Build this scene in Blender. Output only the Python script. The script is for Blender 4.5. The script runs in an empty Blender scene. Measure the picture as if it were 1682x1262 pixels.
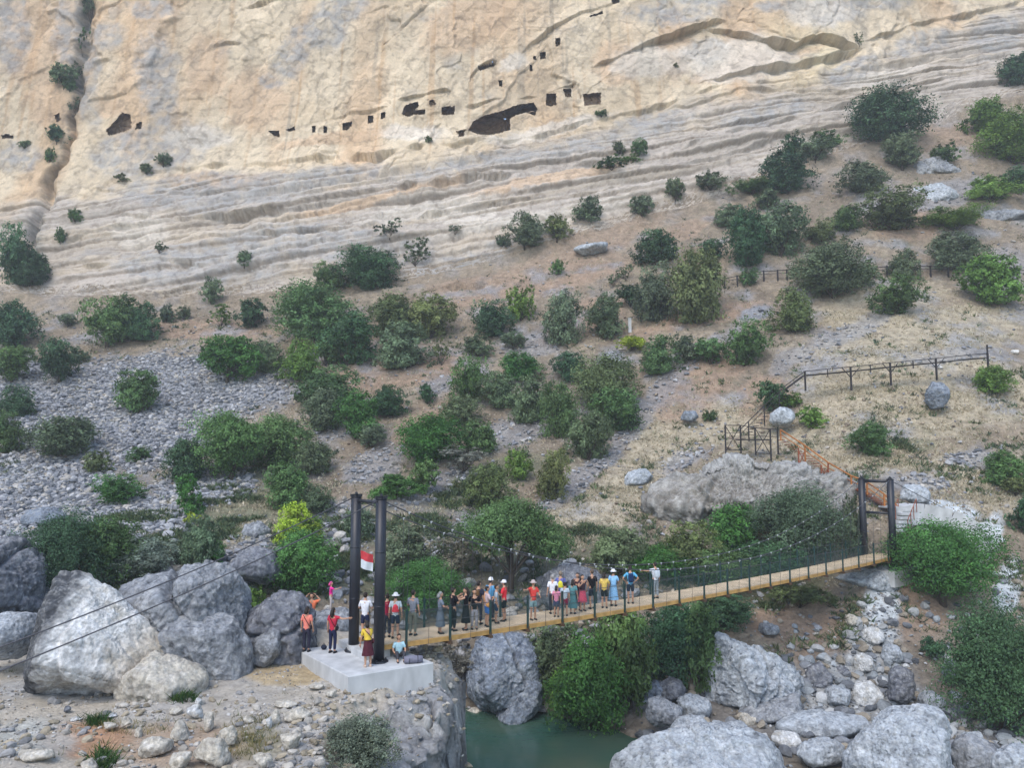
import bpy, math, random
import numpy as np
from mathutils import Vector, Matrix
C = bpy.context.scene.collection
RNG = np.random.default_rng(7)
random.seed(11)
PI = math.pi

# ------------------------------------------------------------------ camera
F = 1263.0
PITCH = math.atan2(631 - 750, F) * -1
CP, SP = math.cos(PITCH), math.sin(PITCH)
cam = bpy.data.objects.new('camera', bpy.data.cameras.new('camera')); C.objects.link(cam)
cam.data.sensor_width = 36.0; cam.data.lens = 36.0 * F / 1682
cam.data.clip_start = 0.1; cam.data.clip_end = 3000
cam.rotation_euler = (PI / 2 + PITCH, 0, 0)
bpy.context.scene.camera = cam

def P(x, y, Y):                      # the point of the place seen at photo position (x, y), Y metres ahead
    u = (x - 841) / F; v = (631 - y) / F
    t = Y / (CP - v * SP)
    return np.array([u * t, Y, (SP + v * CP) * t])
def PZ(x, y, z):                     # same, at height z
    v = (631 - y) / F
    return P(x, y, z / (SP + v * CP) * (CP - v * SP))
def proj(X, Y, Z):
    zc = Y * CP + Z * SP; yc = -Y * SP + Z * CP
    zc = np.where(zc < .1, .1, zc)
    return 841 + F * X / zc, 631 - F * yc / zc

# ------------------------------------------------------------------ light
w = bpy.data.worlds.new('World'); bpy.context.scene.world = w; w.use_nodes = True
nt = w.node_tree; bg = nt.nodes['Background']
sky = nt.nodes.new('ShaderNodeTexSky'); sky.sky_type = 'NISHITA'; sky.sun_disc = False
SUN_EL, SUN_AZ = math.radians(52), math.radians(205)     # azimuth from +Y, clockwise: behind the camera, a little left
sky.sun_elevation = SUN_EL; sky.sun_rotation = SUN_AZ
sky.air_density = 1.3; sky.dust_density = 2.0; sky.altitude = 900
nt.links.new(sky.outputs[0], bg.inputs[0]); bg.inputs[1].default_value = 0.13
sun = bpy.data.lights.new('sun', 'SUN'); sun.energy = 1.15; sun.angle = math.radians(38); sun.color = (1, .93, .84)
so = bpy.data.objects.new('sun', sun); C.objects.link(so)
sd = Vector((math.sin(SUN_AZ) * math.cos(SUN_EL), math.cos(SUN_AZ) * math.cos(SUN_EL), math.sin(SUN_EL)))
so.rotation_euler = sd.to_track_quat('Z', 'Y').to_euler()
vs = bpy.context.scene.view_settings
vs.view_transform = 'Standard'; vs.look = 'None'; vs.gamma = 1; vs.exposure = 1.2
cy = bpy.context.scene.cycles
cy.max_bounces = 6; cy.diffuse_bounces = 3; cy.glossy_bounces = 2; cy.transparent_max_bounces = 24; cy.transmission_bounces = 2
cy.use_denoising = True

# ------------------------------------------------------------------ noise
_p = np.random.default_rng(3).permutation(256).astype(np.int32); _perm = np.concatenate([_p, _p, _p])
_g = np.random.default_rng(4).normal(size=(256, 3)).astype(np.float32); _g /= np.linalg.norm(_g, axis=1)[:, None]
def gnoise(x, y, z):
    x = np.asarray(x, np.float32); y = np.asarray(y, np.float32); z = np.asarray(z, np.float32)
    xi = np.floor(x); yi = np.floor(y); zi = np.floor(z)
    fx = x - xi; fy = y - yi; fz = z - zi
    xi = xi.astype(np.int32) & 255; yi = yi.astype(np.int32) & 255; zi = zi.astype(np.int32) & 255
    u = fx * fx * fx * (fx * (fx * 6 - 15) + 10); v = fy * fy * fy * (fy * (fy * 6 - 15) + 10); s = fz * fz * fz * (fz * (fz * 6 - 15) + 10)
    out = 0
    for a in (0, 1):
        pa = _perm[xi + a]; wa = u if a else 1 - u
        for b in (0, 1):
            pb = _perm[pa + yi + b]; wb = v if b else 1 - v
            for c in (0, 1):
                g = _g[_perm[pb + zi + c]]
                d = g[..., 0] * (fx - a) + g[..., 1] * (fy - b) + g[..., 2] * (fz - c)
                out = out + d * wa * wb * (s if c else 1 - s)
    return out * 1.5
def fbm(p, f, octv, gain=.5, lac=2.03, ridged=False, off=0.):
    a = 1.; r = 0; n = 0
    for i in range(octv):
        q = gnoise(p[..., 0] * f + off + 17.3 * i, p[..., 1] * f + off * .7, p[..., 2] * f - off)
        if ridged: q = 1 - 2 * np.abs(q)
        r = r + a * q; n += a; a *= gain; f *= lac
    return r / n
def worley(p, f, off=0.):
    q = (np.asarray(p) * f + off).astype(np.float32); ci = np.floor(q).astype(np.int32); fr = q - ci
    d1 = np.full(q.shape[:-1], 9., np.float32); d2 = d1.copy(); idn = np.zeros(q.shape[:-1], np.int32)
    for i in (-1, 0, 1):
        for j in (-1, 0, 1):
            for k in (-1, 0, 1):
                h = _perm[_perm[_perm[(ci[..., 0] + i) & 255] + ((ci[..., 1] + j) & 255)] + ((ci[..., 2] + k) & 255)]
                o = _g[h] * .32 + .5
                d = (i + o[..., 0] - fr[..., 0]) ** 2 + (j + o[..., 1] - fr[..., 1]) ** 2 + (k + o[..., 2] - fr[..., 2]) ** 2
                m = d < d1
                d2 = np.where(m, d1, np.minimum(d2, d)); idn = np.where(m, h, idn); d1 = np.where(m, d, d1)
    return np.sqrt(d1), np.sqrt(d2), idn
def sm(a, b, x):
    t = np.clip((x - a) / (b - a), 0, 1); return t * t * (3 - 2 * t)
def lin(r, g, b, k=1.0):
    c = np.array([r, g, b]) / 255.
    return np.where(c < .04045, c / 12.92, ((c + .055) / 1.055) ** 2.4) * k

# ------------------------------------------------------------------ meshes
def np_mesh(name, V, Fc, smooth=True, col=None, attrs=None):
    V = np.ascontiguousarray(V, np.float32); Fc = np.ascontiguousarray(Fc, np.int32)
    me = bpy.data.meshes.new(name); n = Fc.shape[1]
    me.vertices.add(len(V)); me.vertices.foreach_set('co', V.ravel())
    me.loops.add(Fc.size); me.loops.foreach_set('vertex_index', Fc.ravel())
    me.polygons.add(len(Fc)); me.polygons.foreach_set('loop_start', np.arange(0, Fc.size, n, dtype=np.int32))
    me.polygons.foreach_set('loop_total', np.full(len(Fc), n, np.int32))
    me.polygons.foreach_set('use_smooth', np.full(len(Fc), smooth, bool))
    if col is not None:
        a = me.attributes.new('Col', 'FLOAT_COLOR', 'POINT')
        c = np.ones((len(V), 4), np.float32); c[:, :3] = col; a.data.foreach_set('color', c.ravel())
    for k, v in (attrs or {}).items():
        a = me.attributes.new(k, 'FLOAT', 'POINT'); a.data.foreach_set('value', np.ascontiguousarray(v, np.float32))
    me.update(calc_edges=True)
    return me
def link(name, me, mat=None, parent=None, **props):
    o = bpy.data.objects.new(name, me); C.objects.link(o)
    if mat and me: me.materials.append(mat)
    if parent: o.parent = parent
    for k, v in props.items():
        if v: o[k] = v
    return o
def empty(name, loc=(0, 0, 0), **props):
    o = bpy.data.objects.new(name, None); C.objects.link(o); o.location = loc; o.empty_display_size = .3
    for k, v in props.items():
        if v: o[k] = v
    return o
class MB:                            # a small collector of boxes and tubes
    def __init__(s): s.v = []; s.f = []; s.n = 0
    def add(s, V, Q):
        s.v.append(np.asarray(V, float)); s.f += [tuple(i + s.n for i in q) for q in Q]; s.n += len(V); return s
    def box(s, c, ax, ay, az, hx, hy, hz):
        c = np.asarray(c, float); ax, ay, az = [np.asarray(a, float) for a in (ax, ay, az)]
        V = [c + ax * hx * i + ay * hy * j + az * hz * k for i in (-1, 1) for j in (-1, 1) for k in (-1, 1)]
        return s.add(V, [(0, 1, 3, 2), (4, 6, 7, 5), (0, 4, 5, 1), (2, 3, 7, 6), (0, 2, 6, 4), (1, 5, 7, 3)])
    def tube(s, pts, r, n=8, cap=True, squash=None):
        pts = [np.asarray(p, float) for p in pts]; m = len(pts)
        r = [r] * m if np.isscalar(r) else list(r)
        t0 = pts[1] - pts[0]; t0 /= np.linalg.norm(t0) + 1e-9
        up = np.array([0, 0, 1.]) if abs(t0[2]) < .9 else np.array([1., 0, 0])
        a = np.cross(t0, up); a /= np.linalg.norm(a)
        V = []
        for i in range(m):
            t = pts[min(i + 1, m - 1)] - pts[max(i - 1, 0)]; t /= np.linalg.norm(t) + 1e-9
            a = a - t * (a @ t); a /= np.linalg.norm(a) + 1e-9; b = np.cross(t, a)
            for k in range(n):
                th = 2 * PI * k / n
                V.append(pts[i] + (a * math.cos(th) + b * math.sin(th)) * r[i])
        Q = [(i * n + k, i * n + (k + 1) % n, (i + 1) * n + (k + 1) % n, (i + 1) * n + k) for i in range(m - 1) for k in range(n)]
        if cap: Q += [tuple(range(n - 1, -1, -1)), tuple(range((m - 1) * n, m * n))]
        return s.add(V, Q)
    def ellip(s, c, r, nu=12, nv=8, ax=None):
        c = np.asarray(c, float); V = []; A = np.eye(3) if ax is None else np.asarray(ax)
        for j in range(nv + 1):
            ph = PI * j / nv
            for i in range(nu):
                th = 2 * PI * i / nu
                V.append(c + A @ np.array([r[0] * math.sin(ph) * math.cos(th), r[1] * math.sin(ph) * math.sin(th), r[2] * math.cos(ph)]))
        return s.add(V, [(j * nu + i, (j + 1) * nu + i, (j + 1) * nu + (i + 1) % nu, j * nu + (i + 1) % nu) for j in range(nv) for i in range(nu)])
    def mesh(s, name, smooth=False):
        me = bpy.data.meshes.new(name); me.from_pydata([tuple(v) for V in s.v for v in V], [], s.f)
        if smooth: me.polygons.foreach_set('use_smooth', [True] * len(me.polygons))
        me.validate(); me.update(); return me
    def build(s, name, mat, parent=None, smooth=False, **props):
        return link(name, s.mesh(name, smooth), mat, parent, **props)

# ------------------------------------------------------------------ materials
def newmat(name):
    m = bpy.data.materials.new(name); m.use_nodes = True
    n = m.node_tree.nodes; return m, n, m.node_tree.links, n['Principled BSDF']
def node(n, t, **kw):
    x = n.new(t)
    for k, v in kw.items(): setattr(x, k, v)
    return x
def mat_ground(name, sc1, sc2, amp, bump, vor=0, vscale=3.0, stretch=(1, 1, 1), rough=.95):
    m, n, l, b = newmat(name)
    b.inputs['Roughness'].default_value = rough; b.inputs['Specular IOR Level'].default_value = .15
    at = node(n, 'ShaderNodeAttribute', attribute_name='Col'); tc = node(n, 'ShaderNodeTexCoord')
    mp = node(n, 'ShaderNodeMapping'); mp.inputs['Scale'].default_value = stretch; l.new(tc.outputs['Object'], mp.inputs[0])
    n1 = node(n, 'ShaderNodeTexNoise'); n1.inputs['Scale'].default_value = sc1; n1.inputs['Detail'].default_value = 8; n1.inputs['Roughness'].default_value = .68
    n2 = node(n, 'ShaderNodeTexNoise'); n2.inputs['Scale'].default_value = sc2; n2.inputs['Detail'].default_value = 5; n2.inputs['Roughness'].default_value = .6
    l.new(mp.outputs[0], n1.inputs['Vector']); l.new(mp.outputs[0], n2.inputs['Vector'])
    r1 = node(n, 'ShaderNodeMapRange'); r1.inputs[1].default_value = .3; r1.inputs[2].default_value = .7; r1.inputs[3].default_value = 1 - amp; r1.inputs[4].default_value = 1 + amp
    l.new(n1.outputs[0], r1.inputs[0])
    r2 = node(n, 'ShaderNodeMapRange'); r2.inputs[1].default_value = .3; r2.inputs[2].default_value = .7; r2.inputs[3].default_value = 1 - amp * .7; r2.inputs[4].default_value = 1 + amp * .7
    l.new(n2.outputs[0], r2.inputs[0])
    mu = node(n, 'ShaderNodeMath', operation='MULTIPLY'); l.new(r1.outputs[0], mu.inputs[0]); l.new(r2.outputs[0], mu.inputs[1])
    vm = node(n, 'ShaderNodeVectorMath', operation='SCALE'); l.new(at.outputs['Color'], vm.inputs[0]); l.new(mu.outputs[0], vm.inputs['Scale'])
    l.new(vm.outputs[0], b.inputs['Base Color'])
    h = n1.outputs[0]
    if vor:
        vo = node(n, 'ShaderNodeTexVoronoi', feature='DISTANCE_TO_EDGE'); vo.inputs['Scale'].default_value = vscale
        nd = node(n, 'ShaderNodeVectorMath', operation='MULTIPLY_ADD'); l.new(n2.outputs['Color'], nd.inputs[0]); nd.inputs[1].default_value = (.5, .5, .5); l.new(mp.outputs[0], nd.inputs[2])
        l.new(nd.outputs[0], vo.inputs['Vector'])
        cl = node(n, 'ShaderNodeMapRange'); cl.inputs[2].default_value = .12; cl.inputs[4].default_value = vor; l.new(vo.outputs[0], cl.inputs[0])
        ad = node(n, 'ShaderNodeMath', operation='ADD'); l.new(h, ad.inputs[0]); l.new(cl.outputs[0], ad.inputs[1]); h = ad.outputs[0]
    bp = node(n, 'ShaderNodeBump'); bp.inputs['Strength'].default_value = 1; bp.inputs['Distance'].default_value = bump
    l.new(h, bp.inputs['Height']); l.new(bp.outputs[0], b.inputs['Normal'])
    return m
M = {}
M['cliff'] = mat_ground('cliff_limestone', .35, 2.6, .15, .30, vor=.06, vscale=.5)
M['hill'] = mat_ground('dry_hillside', 1.1, 5.5, .34, .42)
M['bank'] = mat_ground('gravel_bank', 1.6, 9.0, .20, .10, vor=.1, vscale=4.5)
M['rock'] = mat_ground('grey_rock', 2.2, 9.0, .36, .16)
M['stone'] = mat_ground('loose_stone', 2.0, 8.0, .18, .05)
def mat_plain(name, col, rough=.7, metal=0, amp=.12, scale=6., bump=0, spec=.3, objcol=False, stretch=(1, 1, 1)):
    m, n, l, b = newmat(name)
    b.inputs['Roughness'].default_value = rough; b.inputs['Metallic'].default_value = metal; b.inputs['Specular IOR Level'].default_value = spec
    tc = node(n, 'ShaderNodeTexCoord'); mp = node(n, 'ShaderNodeMapping'); mp.inputs['Scale'].default_value = stretch; l.new(tc.outputs['Object'], mp.inputs[0])
    n1 = node(n, 'ShaderNodeTexNoise'); n1.inputs['Scale'].default_value = scale; n1.inputs['Detail'].default_value = 6; l.new(mp.outputs[0], n1.inputs['Vector'])
    r1 = node(n, 'ShaderNodeMapRange'); r1.inputs[1].default_value = .3; r1.inputs[2].default_value = .7; r1.inputs[3].default_value = 1 - amp; r1.inputs[4].default_value = 1 + amp; l.new(n1.outputs[0], r1.inputs[0])
    vm = node(n, 'ShaderNodeVectorMath', operation='SCALE'); l.new(r1.outputs[0], vm.inputs['Scale'])
    if objcol:
        oi = node(n, 'ShaderNodeObjectInfo'); l.new(oi.outputs['Color'], vm.inputs[0])
    else: vm.inputs[0].default_value = col
    l.new(vm.outputs[0], b.inputs['Base Color'])
    if bump:
        bp = node(n, 'ShaderNodeBump'); bp.inputs['Distance'].default_value = bump; l.new(n1.outputs[0], bp.inputs['Height']); l.new(bp.outputs[0], b.inputs['Normal'])
    return m
M['black'] = mat_plain('black_painted_steel', (.012, .014, .022), .45, 0, .25, 3., spec=.5)
M['steel'] = mat_plain('dark_steel', (.03, .026, .028), .6, .2, .3, 4.)
M['rust'] = mat_plain('rust_red_steel', (.24, .075, .04), .8, 0, .3, 5.)
M['orange'] = mat_plain('orange_steel', (.38, .15, .045), .8, 0, .3, 5.)
M['cable'] = mat_plain('steel_cable', (.09, .09, .10), .5, .5, .2, 8.)
M['clamp'] = mat_plain('galvanised_clamp', (.62, .64, .66), .4, .3, .1, 8.)
M['concrete'] = mat_plain('pale_concrete', (.46, .47, .475), .9, 0, .22, 1.6, .012, stretch=(1, 1, .5))
M['plank'] = mat_plain('deck_plank', (.60, .47, .32), .8, 0, .22, 1.7, .004)
M['beam'] = mat_plain('stained_timber', (.46, .27, .09), .75, 0, .3, 2.5, .004)
M['dtimber'] = mat_plain('dark_timber', (.085, .05, .03), .8, 0, .3, 3.)
M['post'] = mat_plain('green_post', (.018, .05, .048), .5, 0, .2, 5.)
M['cloth'] = mat_plain('cloth', (.5, .5, .5), .9, 0, .16, 14., .004, .1, objcol=True)
M['skin'] = mat_plain('skin', (.46, .26, .17), .55, 0, .06, 10., 0, .3)
M['hair'] = mat_plain('hair', (.02, .014, .011), .6, 0, .3, 30., .003, .3, objcol=True)
M['eye'] = mat_plain('eye', (.02, .015, .012), .3)
M['bark'] = mat_plain('bark', (.075, .06, .048), .95, 0, .35, 4., .05, .1, stretch=(3, 3, .6))
M['flagred'] = mat_plain('red_cloth', (.46, .045, .055), .85, 0, .1, 8.)
M['flagwhite'] = mat_plain('white_cloth', (.52, .56, .60), .85, 0, .06, 8.)
M['whitestone'] = mat_plain('white_stone', (.62, .61, .58), .9, 0, .15, 4., .03)
M['cave'] = mat_plain('cave_rock', (.32, .23, .16), .95, 0, .4, 1.2, .3, .05)
# leaves: per-object colour x per-leaf tone, a little light through the leaf
def mat_leaf():
    m, n, l, b = newmat('leaf')
    oi = node(n, 'ShaderNodeObjectInfo'); at = node(n, 'ShaderNodeAttribute', attribute_name='tone')
    vm = node(n, 'ShaderNodeVectorMath', operation='SCALE'); l.new(oi.outputs['Color'], vm.inputs[0]); l.new(at.outputs['Fac'], vm.inputs['Scale'])
    l.new(vm.outputs[0], b.inputs['Base Color']); b.inputs['Roughness'].default_value = .6; b.inputs['Specular IOR Level'].default_value = .22
    tr = node(n, 'ShaderNodeBsdfTranslucent'); l.new(vm.outputs[0], tr.inputs[0])
    mx = node(n, 'ShaderNodeMixShader'); mx.inputs[0].default_value = .22
    l.new(b.outputs[0], mx.inputs[1]); l.new(tr.outputs[0], mx.inputs[2]); l.new(mx.outputs[0], n['Material Output'].inputs['Surface'])
    return m
M['leaf'] = mat_leaf()
def mat_net():
    m, n, l, b = newmat('green_wire_net')
    b.inputs['Base Color'].default_value = (.015, .055, .05, 1); b.inputs['Roughness'].default_value = .6
    at = node(n, 'ShaderNodeUVMap'); sp = node(n, 'ShaderNodeSeparateXYZ'); l.new(at.outputs[0], sp.inputs[0])
    outs = []
    for a, bb in ((1, 1), (1, -1)):
        ad = node(n, 'ShaderNodeMath', operation='ADD' if bb > 0 else 'SUBTRACT'); l.new(sp.outputs[0], ad.inputs[0]); l.new(sp.outputs[1], ad.inputs[1])
        dv = node(n, 'ShaderNodeMath', operation='DIVIDE'); l.new(ad.outputs[0], dv.inputs[0]); dv.inputs[1].default_value = .075
        fr = node(n, 'ShaderNodeMath', operation='FRACT'); l.new(dv.outputs[0], fr.inputs[0])
        lt = node(n, 'ShaderNodeMath', operation='LESS_THAN'); l.new(fr.outputs[0], lt.inputs[0]); lt.inputs[1].default_value = .11; outs.append(lt)
    mx = node(n, 'ShaderNodeMath', operation='MAXIMUM'); l.new(outs[0].outputs[0], mx.inputs[0]); l.new(outs[1].outputs[0], mx.inputs[1])
    tr = node(n, 'ShaderNodeBsdfTransparent'); ms = node(n, 'ShaderNodeMixShader')
    l.new(mx.outputs[0], ms.inputs[0]); l.new(tr.outputs[0], ms.inputs[1]); l.new(b.outputs[0], ms.inputs[2]); l.new(ms.outputs[0], n['Material Output'].inputs['Surface'])
    return m
M['net'] = mat_net()
# ------------------------------------------------------------------ far valley side: hillside and cliff
# control profiles: for a bearing, (height in photo, metres ahead) from the river bed up to the plateau
CX = np.array([-500, -200, 0, 200, 420, 640, 850, 1050, 1250, 1450, 1682, 1900, 2250], float)
LV = {  # river edge, bank foot, bank top, low slope, mid slope, upper slope, cliff foot, smooth cliff foot, caves, top of view
 -500: [(-17, 38), (1080, 42), (890, 50), (780, 66), (640, 94), (560, 111), (500, 123), (330, 143), (230, 147), (0, 153)],
 -200: [(-17, 38), (1080, 42), (900, 50), (780, 68), (640, 95), (560, 112), (500, 124), (330, 142), (230, 146), (0, 152)],
 0:    [(-17, 38), (1080, 42), (960, 46), (820, 64), (680, 88), (560, 110), (485, 122), (330, 142), (215, 146), (0, 152)],
 200:  [(-17, 38), (1080, 42), (960, 46), (800, 68), (650, 93), (545, 112), (495, 121), (290, 143), (200, 146), (0, 152)],
 420:  [(-17, 40), (1100, 44), (970, 46), (800, 68), (650, 92), (545, 110), (490, 119), (270, 142), (210, 145), (0, 151)],
 640:  [(-17, 42), (1150, 46), (985, 49.5), (820, 66), (660, 88), (540, 107), (472, 118), (252, 141), (190, 144), (0, 150)],
 850:  [(-16.2, 45.0), (1158, 46.6), (1010, 49.8), (840, 64), (690, 84), (520, 108), (420, 122), (225, 142), (180, 144), (0, 150)],
 1050: [(-15.4, 38.5), (1150, 44), (1000, 50), (860, 62), (690, 82), (470, 110), (360, 126), (185, 144), (140, 146), (-10, 151)],
 1250: [(-14.6, 32), (1150, 45), (1030, 50.5), (850, 63), (690, 80), (450, 108), (300, 130), (125, 148), (80, 150), (-60, 155)],
 1450: [(-14.3, 31), (1150, 45), (985, 53), (820, 62), (640, 76), (440, 104), (215, 138), (85, 153), (20, 156), (-120, 161)],
 1682: [(-14.2, 30), (1150, 46), (960, 56), (790, 66), (620, 80), (430, 106), (140, 148), (0, 163), (-80, 167), (-200, 172)],
 1900: [(-14.2, 30), (1150, 47), (950, 58), (770, 68), (600, 82), (420, 106), (100, 150), (-60, 168), (-140, 172), (-260, 177)],
 2250: [(-14.2, 30), (1150, 47), (940, 58), (760, 68), (590, 82), (410, 106), (60, 150), (-100, 168), (-180, 172), (-300, 177)],
}
WATER_Z = -14.5
tabY = []; tabZ = []
for cx in CX:
    ys = []; zs = []
    row = LV[int(cx)]
    z0 = row[0][0]
    ys.append(18.); zs.append(z0 - .8)                     # bed, towards the camera
    ys.append(row[0][1]); zs.append(z0)
    for (yy, Y) in row[1:]:
        ys.append(Y); zs.append(P(cx, yy, Y)[2])
    ys.append(ys[-1] + 9); zs.append(zs[-1] + 50)           # the face goes on above the picture
    ys.append(ys[-1] + 6); zs.append(zs[-1] + 8)
    ys.append(ys[-1] + 260); zs.append(zs[-1] + 25)         # plateau
    tabY.append(ys); tabZ.append(zs)
tabY = np.array(tabY); tabZ = np.array(tabZ)               # columns x levels
NL = tabY.shape[1]                                         # 0 bed,1 edge,2 foot,3 bank top,4,5,6 upper slope,7 cliff foot,8 smooth foot,9 caves,10 top,11,12,13
def smooth1(a, s, axis):
    k = np.exp(-.5 * (np.arange(-3 * s, 3 * s + 1) / s) ** 2); k /= k.sum()
    pad = [(0, 0)] * a.ndim; pad[axis] = (3 * s, 3 * s)
    b = np.pad(a, pad, mode='reflect', reflect_type='odd')
    return np.apply_along_axis(lambda r: np.convolve(r, k, 'valid'), axis, b)
_cx = np.arange(-500, 2251, 10.)
dY = smooth1(np.array([np.interp(_cx, CX, tabY[:, k]) for k in range(NL)]).T, 7, 0)
dZ = smooth1(np.array([np.interp(_cx, CX, tabZ[:, k]) for k in range(NL)]).T, 7, 0)
def base_surface(cols, lev):
    """cols: bearings (photo x); lev: level parameter per row -> smooth surface positions (rows, cols, 3)"""
    lev = np.asarray(lev, float)
    fine = np.linspace(0, NL - 1, (NL - 1) * 24 + 1)
    Yc = np.array([np.interp(cols, _cx, dY[:, k]) for k in range(NL)])      # levels x cols
    Zc = np.array([np.interp(cols, _cx, dZ[:, k]) for k in range(NL)])
    def up(A):
        B = np.array([np.interp(fine, np.arange(NL), A[:, j]) for j in range(A.shape[1])]).T
        B = smooth1(B, 5, 0)
        i = np.clip(lev / (NL - 1) * (len(fine) - 1), 0, len(fine) - 1.001); i0 = i.astype(int); t = (i - i0)[:, None]
        return B[i0] * (1 - t) + B[i0 + 1] * t
    Y = up(Yc); Z = up(Zc)
    X = (cols[None, :] - 841) / F * (Y * CP + Z * SP)
    return np.stack([X, Y, Z], -1)
def normals(G):
    du = np.gradient(G, axis=1); dv = np.gradient(G, axis=0)
    n = np.cross(du, dv); n /= np.linalg.norm(n, axis=-1, keepdims=True) + 1e-9
    return n                                                # points out of the slope (towards the valley / up)
def blob(xi, yi, cx, cy, rx, ry, ang=0.):
    c, s = math.cos(math.radians(ang)), math.sin(math.radians(ang))
    a = ((xi - cx) * c - (yi - cy) * s) / rx; b = ((xi - cx) * s + (yi - cy) * c) / ry     # ang > 0 rises to the right
    return np.exp(-(a * a + b * b) ** 1.5)
def poly_line(xi, pts):
    pts = np.array(pts, float); y = np.interp(xi, pts[:, 0], pts[:, 1])
    L = pts[-1, 0] - pts[0, 0]; f = max(6, .12 * L)
    return y, sm(pts[0, 0] - f * .3, pts[0, 0] + f, xi) * (1 - sm(pts[-1, 0] - f, pts[-1, 0] + f * .3, xi))
OVERHANGS = [  # bearing/height line, step in metres, reach above, reach below (photo px)
 ([(975, 112), (1040, 86), (1090, 62), (1140, 46), (1190, 38)], 1.3, 18, 14),
 ([(1150, 45), (1200, 56), (1250, 70), (1300, 76), (1345, 64), (1385, 80), (1415, 84)], 1.5, 16, 14),
 ([(1150, 140), (1200, 128), (1280, 112), (1350, 101), (1418, 82)], 1.8, 22, 16),
 ([(1418, 70), (1500, 42), (1590, 25), (1682, 0)], .9, 20, 16),
 ([(570, 262), (612, 262), (650, 251), (700, 243)], 2.2, 14, 12),
 ([(225, 287), (300, 278), (420, 272), (560, 262)], .9, 22, 14),
 ([(700, 243), (850, 228), (1000, 195), (1100, 170), (1200, 140)], .8, 16, 16),
 ([(180, 350), (300, 356), (400, 353), (560, 331), (700, 306), (860, 285), (1010, 258)], 1.4, 18, 16),
 ([(95, 400), (180, 372), (300, 356)], .9, 14, 10),
 ([(380, 386), (560, 372), (760, 345), (900, 322)], .8, 14, 10),
 ([(640, 482), (730, 477), (800, 466)], 1.3, 14, 9),
 ([(1000, 195), (1100, 176), (1250, 145), (1400, 150)], .5, 12, 10),
 ([(1080, 260), (1200, 215), (1330, 190), (1440, 150), (1600, 120)], .7, 14, 12),
 ([(900, 330), (1050, 295), (1200, 250), (1330, 215)], .6, 12, 10),
 ([(350, 76), (380, 70), (395, 73)], .9, 9, 6),
 ([(855, 88), (900, 52), (950, 26), (1015, 4)], .9, 14, 12),
 ([(370, 25), (420, 12), (470, 0)], 1.0, 16, 10),
 ([(600, 25), (640, 10)], .8, 12, 8),
 ([(655, 168), (690, 158), (740, 150)], .7, 8, 8),
 ([(765, 178), (800, 168), (880, 160)], .5, 8, 8),
 ([(770, 145), (774, 126), (786, 113), (815, 103)], 1.0, 8, 8),
 ([(500, 210), (560, 196), (640, 176)], .5, 8, 8),
 ([(900, 150), (935, 140), (945, 138)], .7, 6, 6),
 ([(420, 440), (560, 432), (640, 424)], .5, 12, 8),
 ([(100, 440), (250, 432), (400, 440)], .6, 14, 10),
 ([(150, 310), (230, 318), (330, 322), (420, 312)], .7, 14, 10),
]
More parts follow.
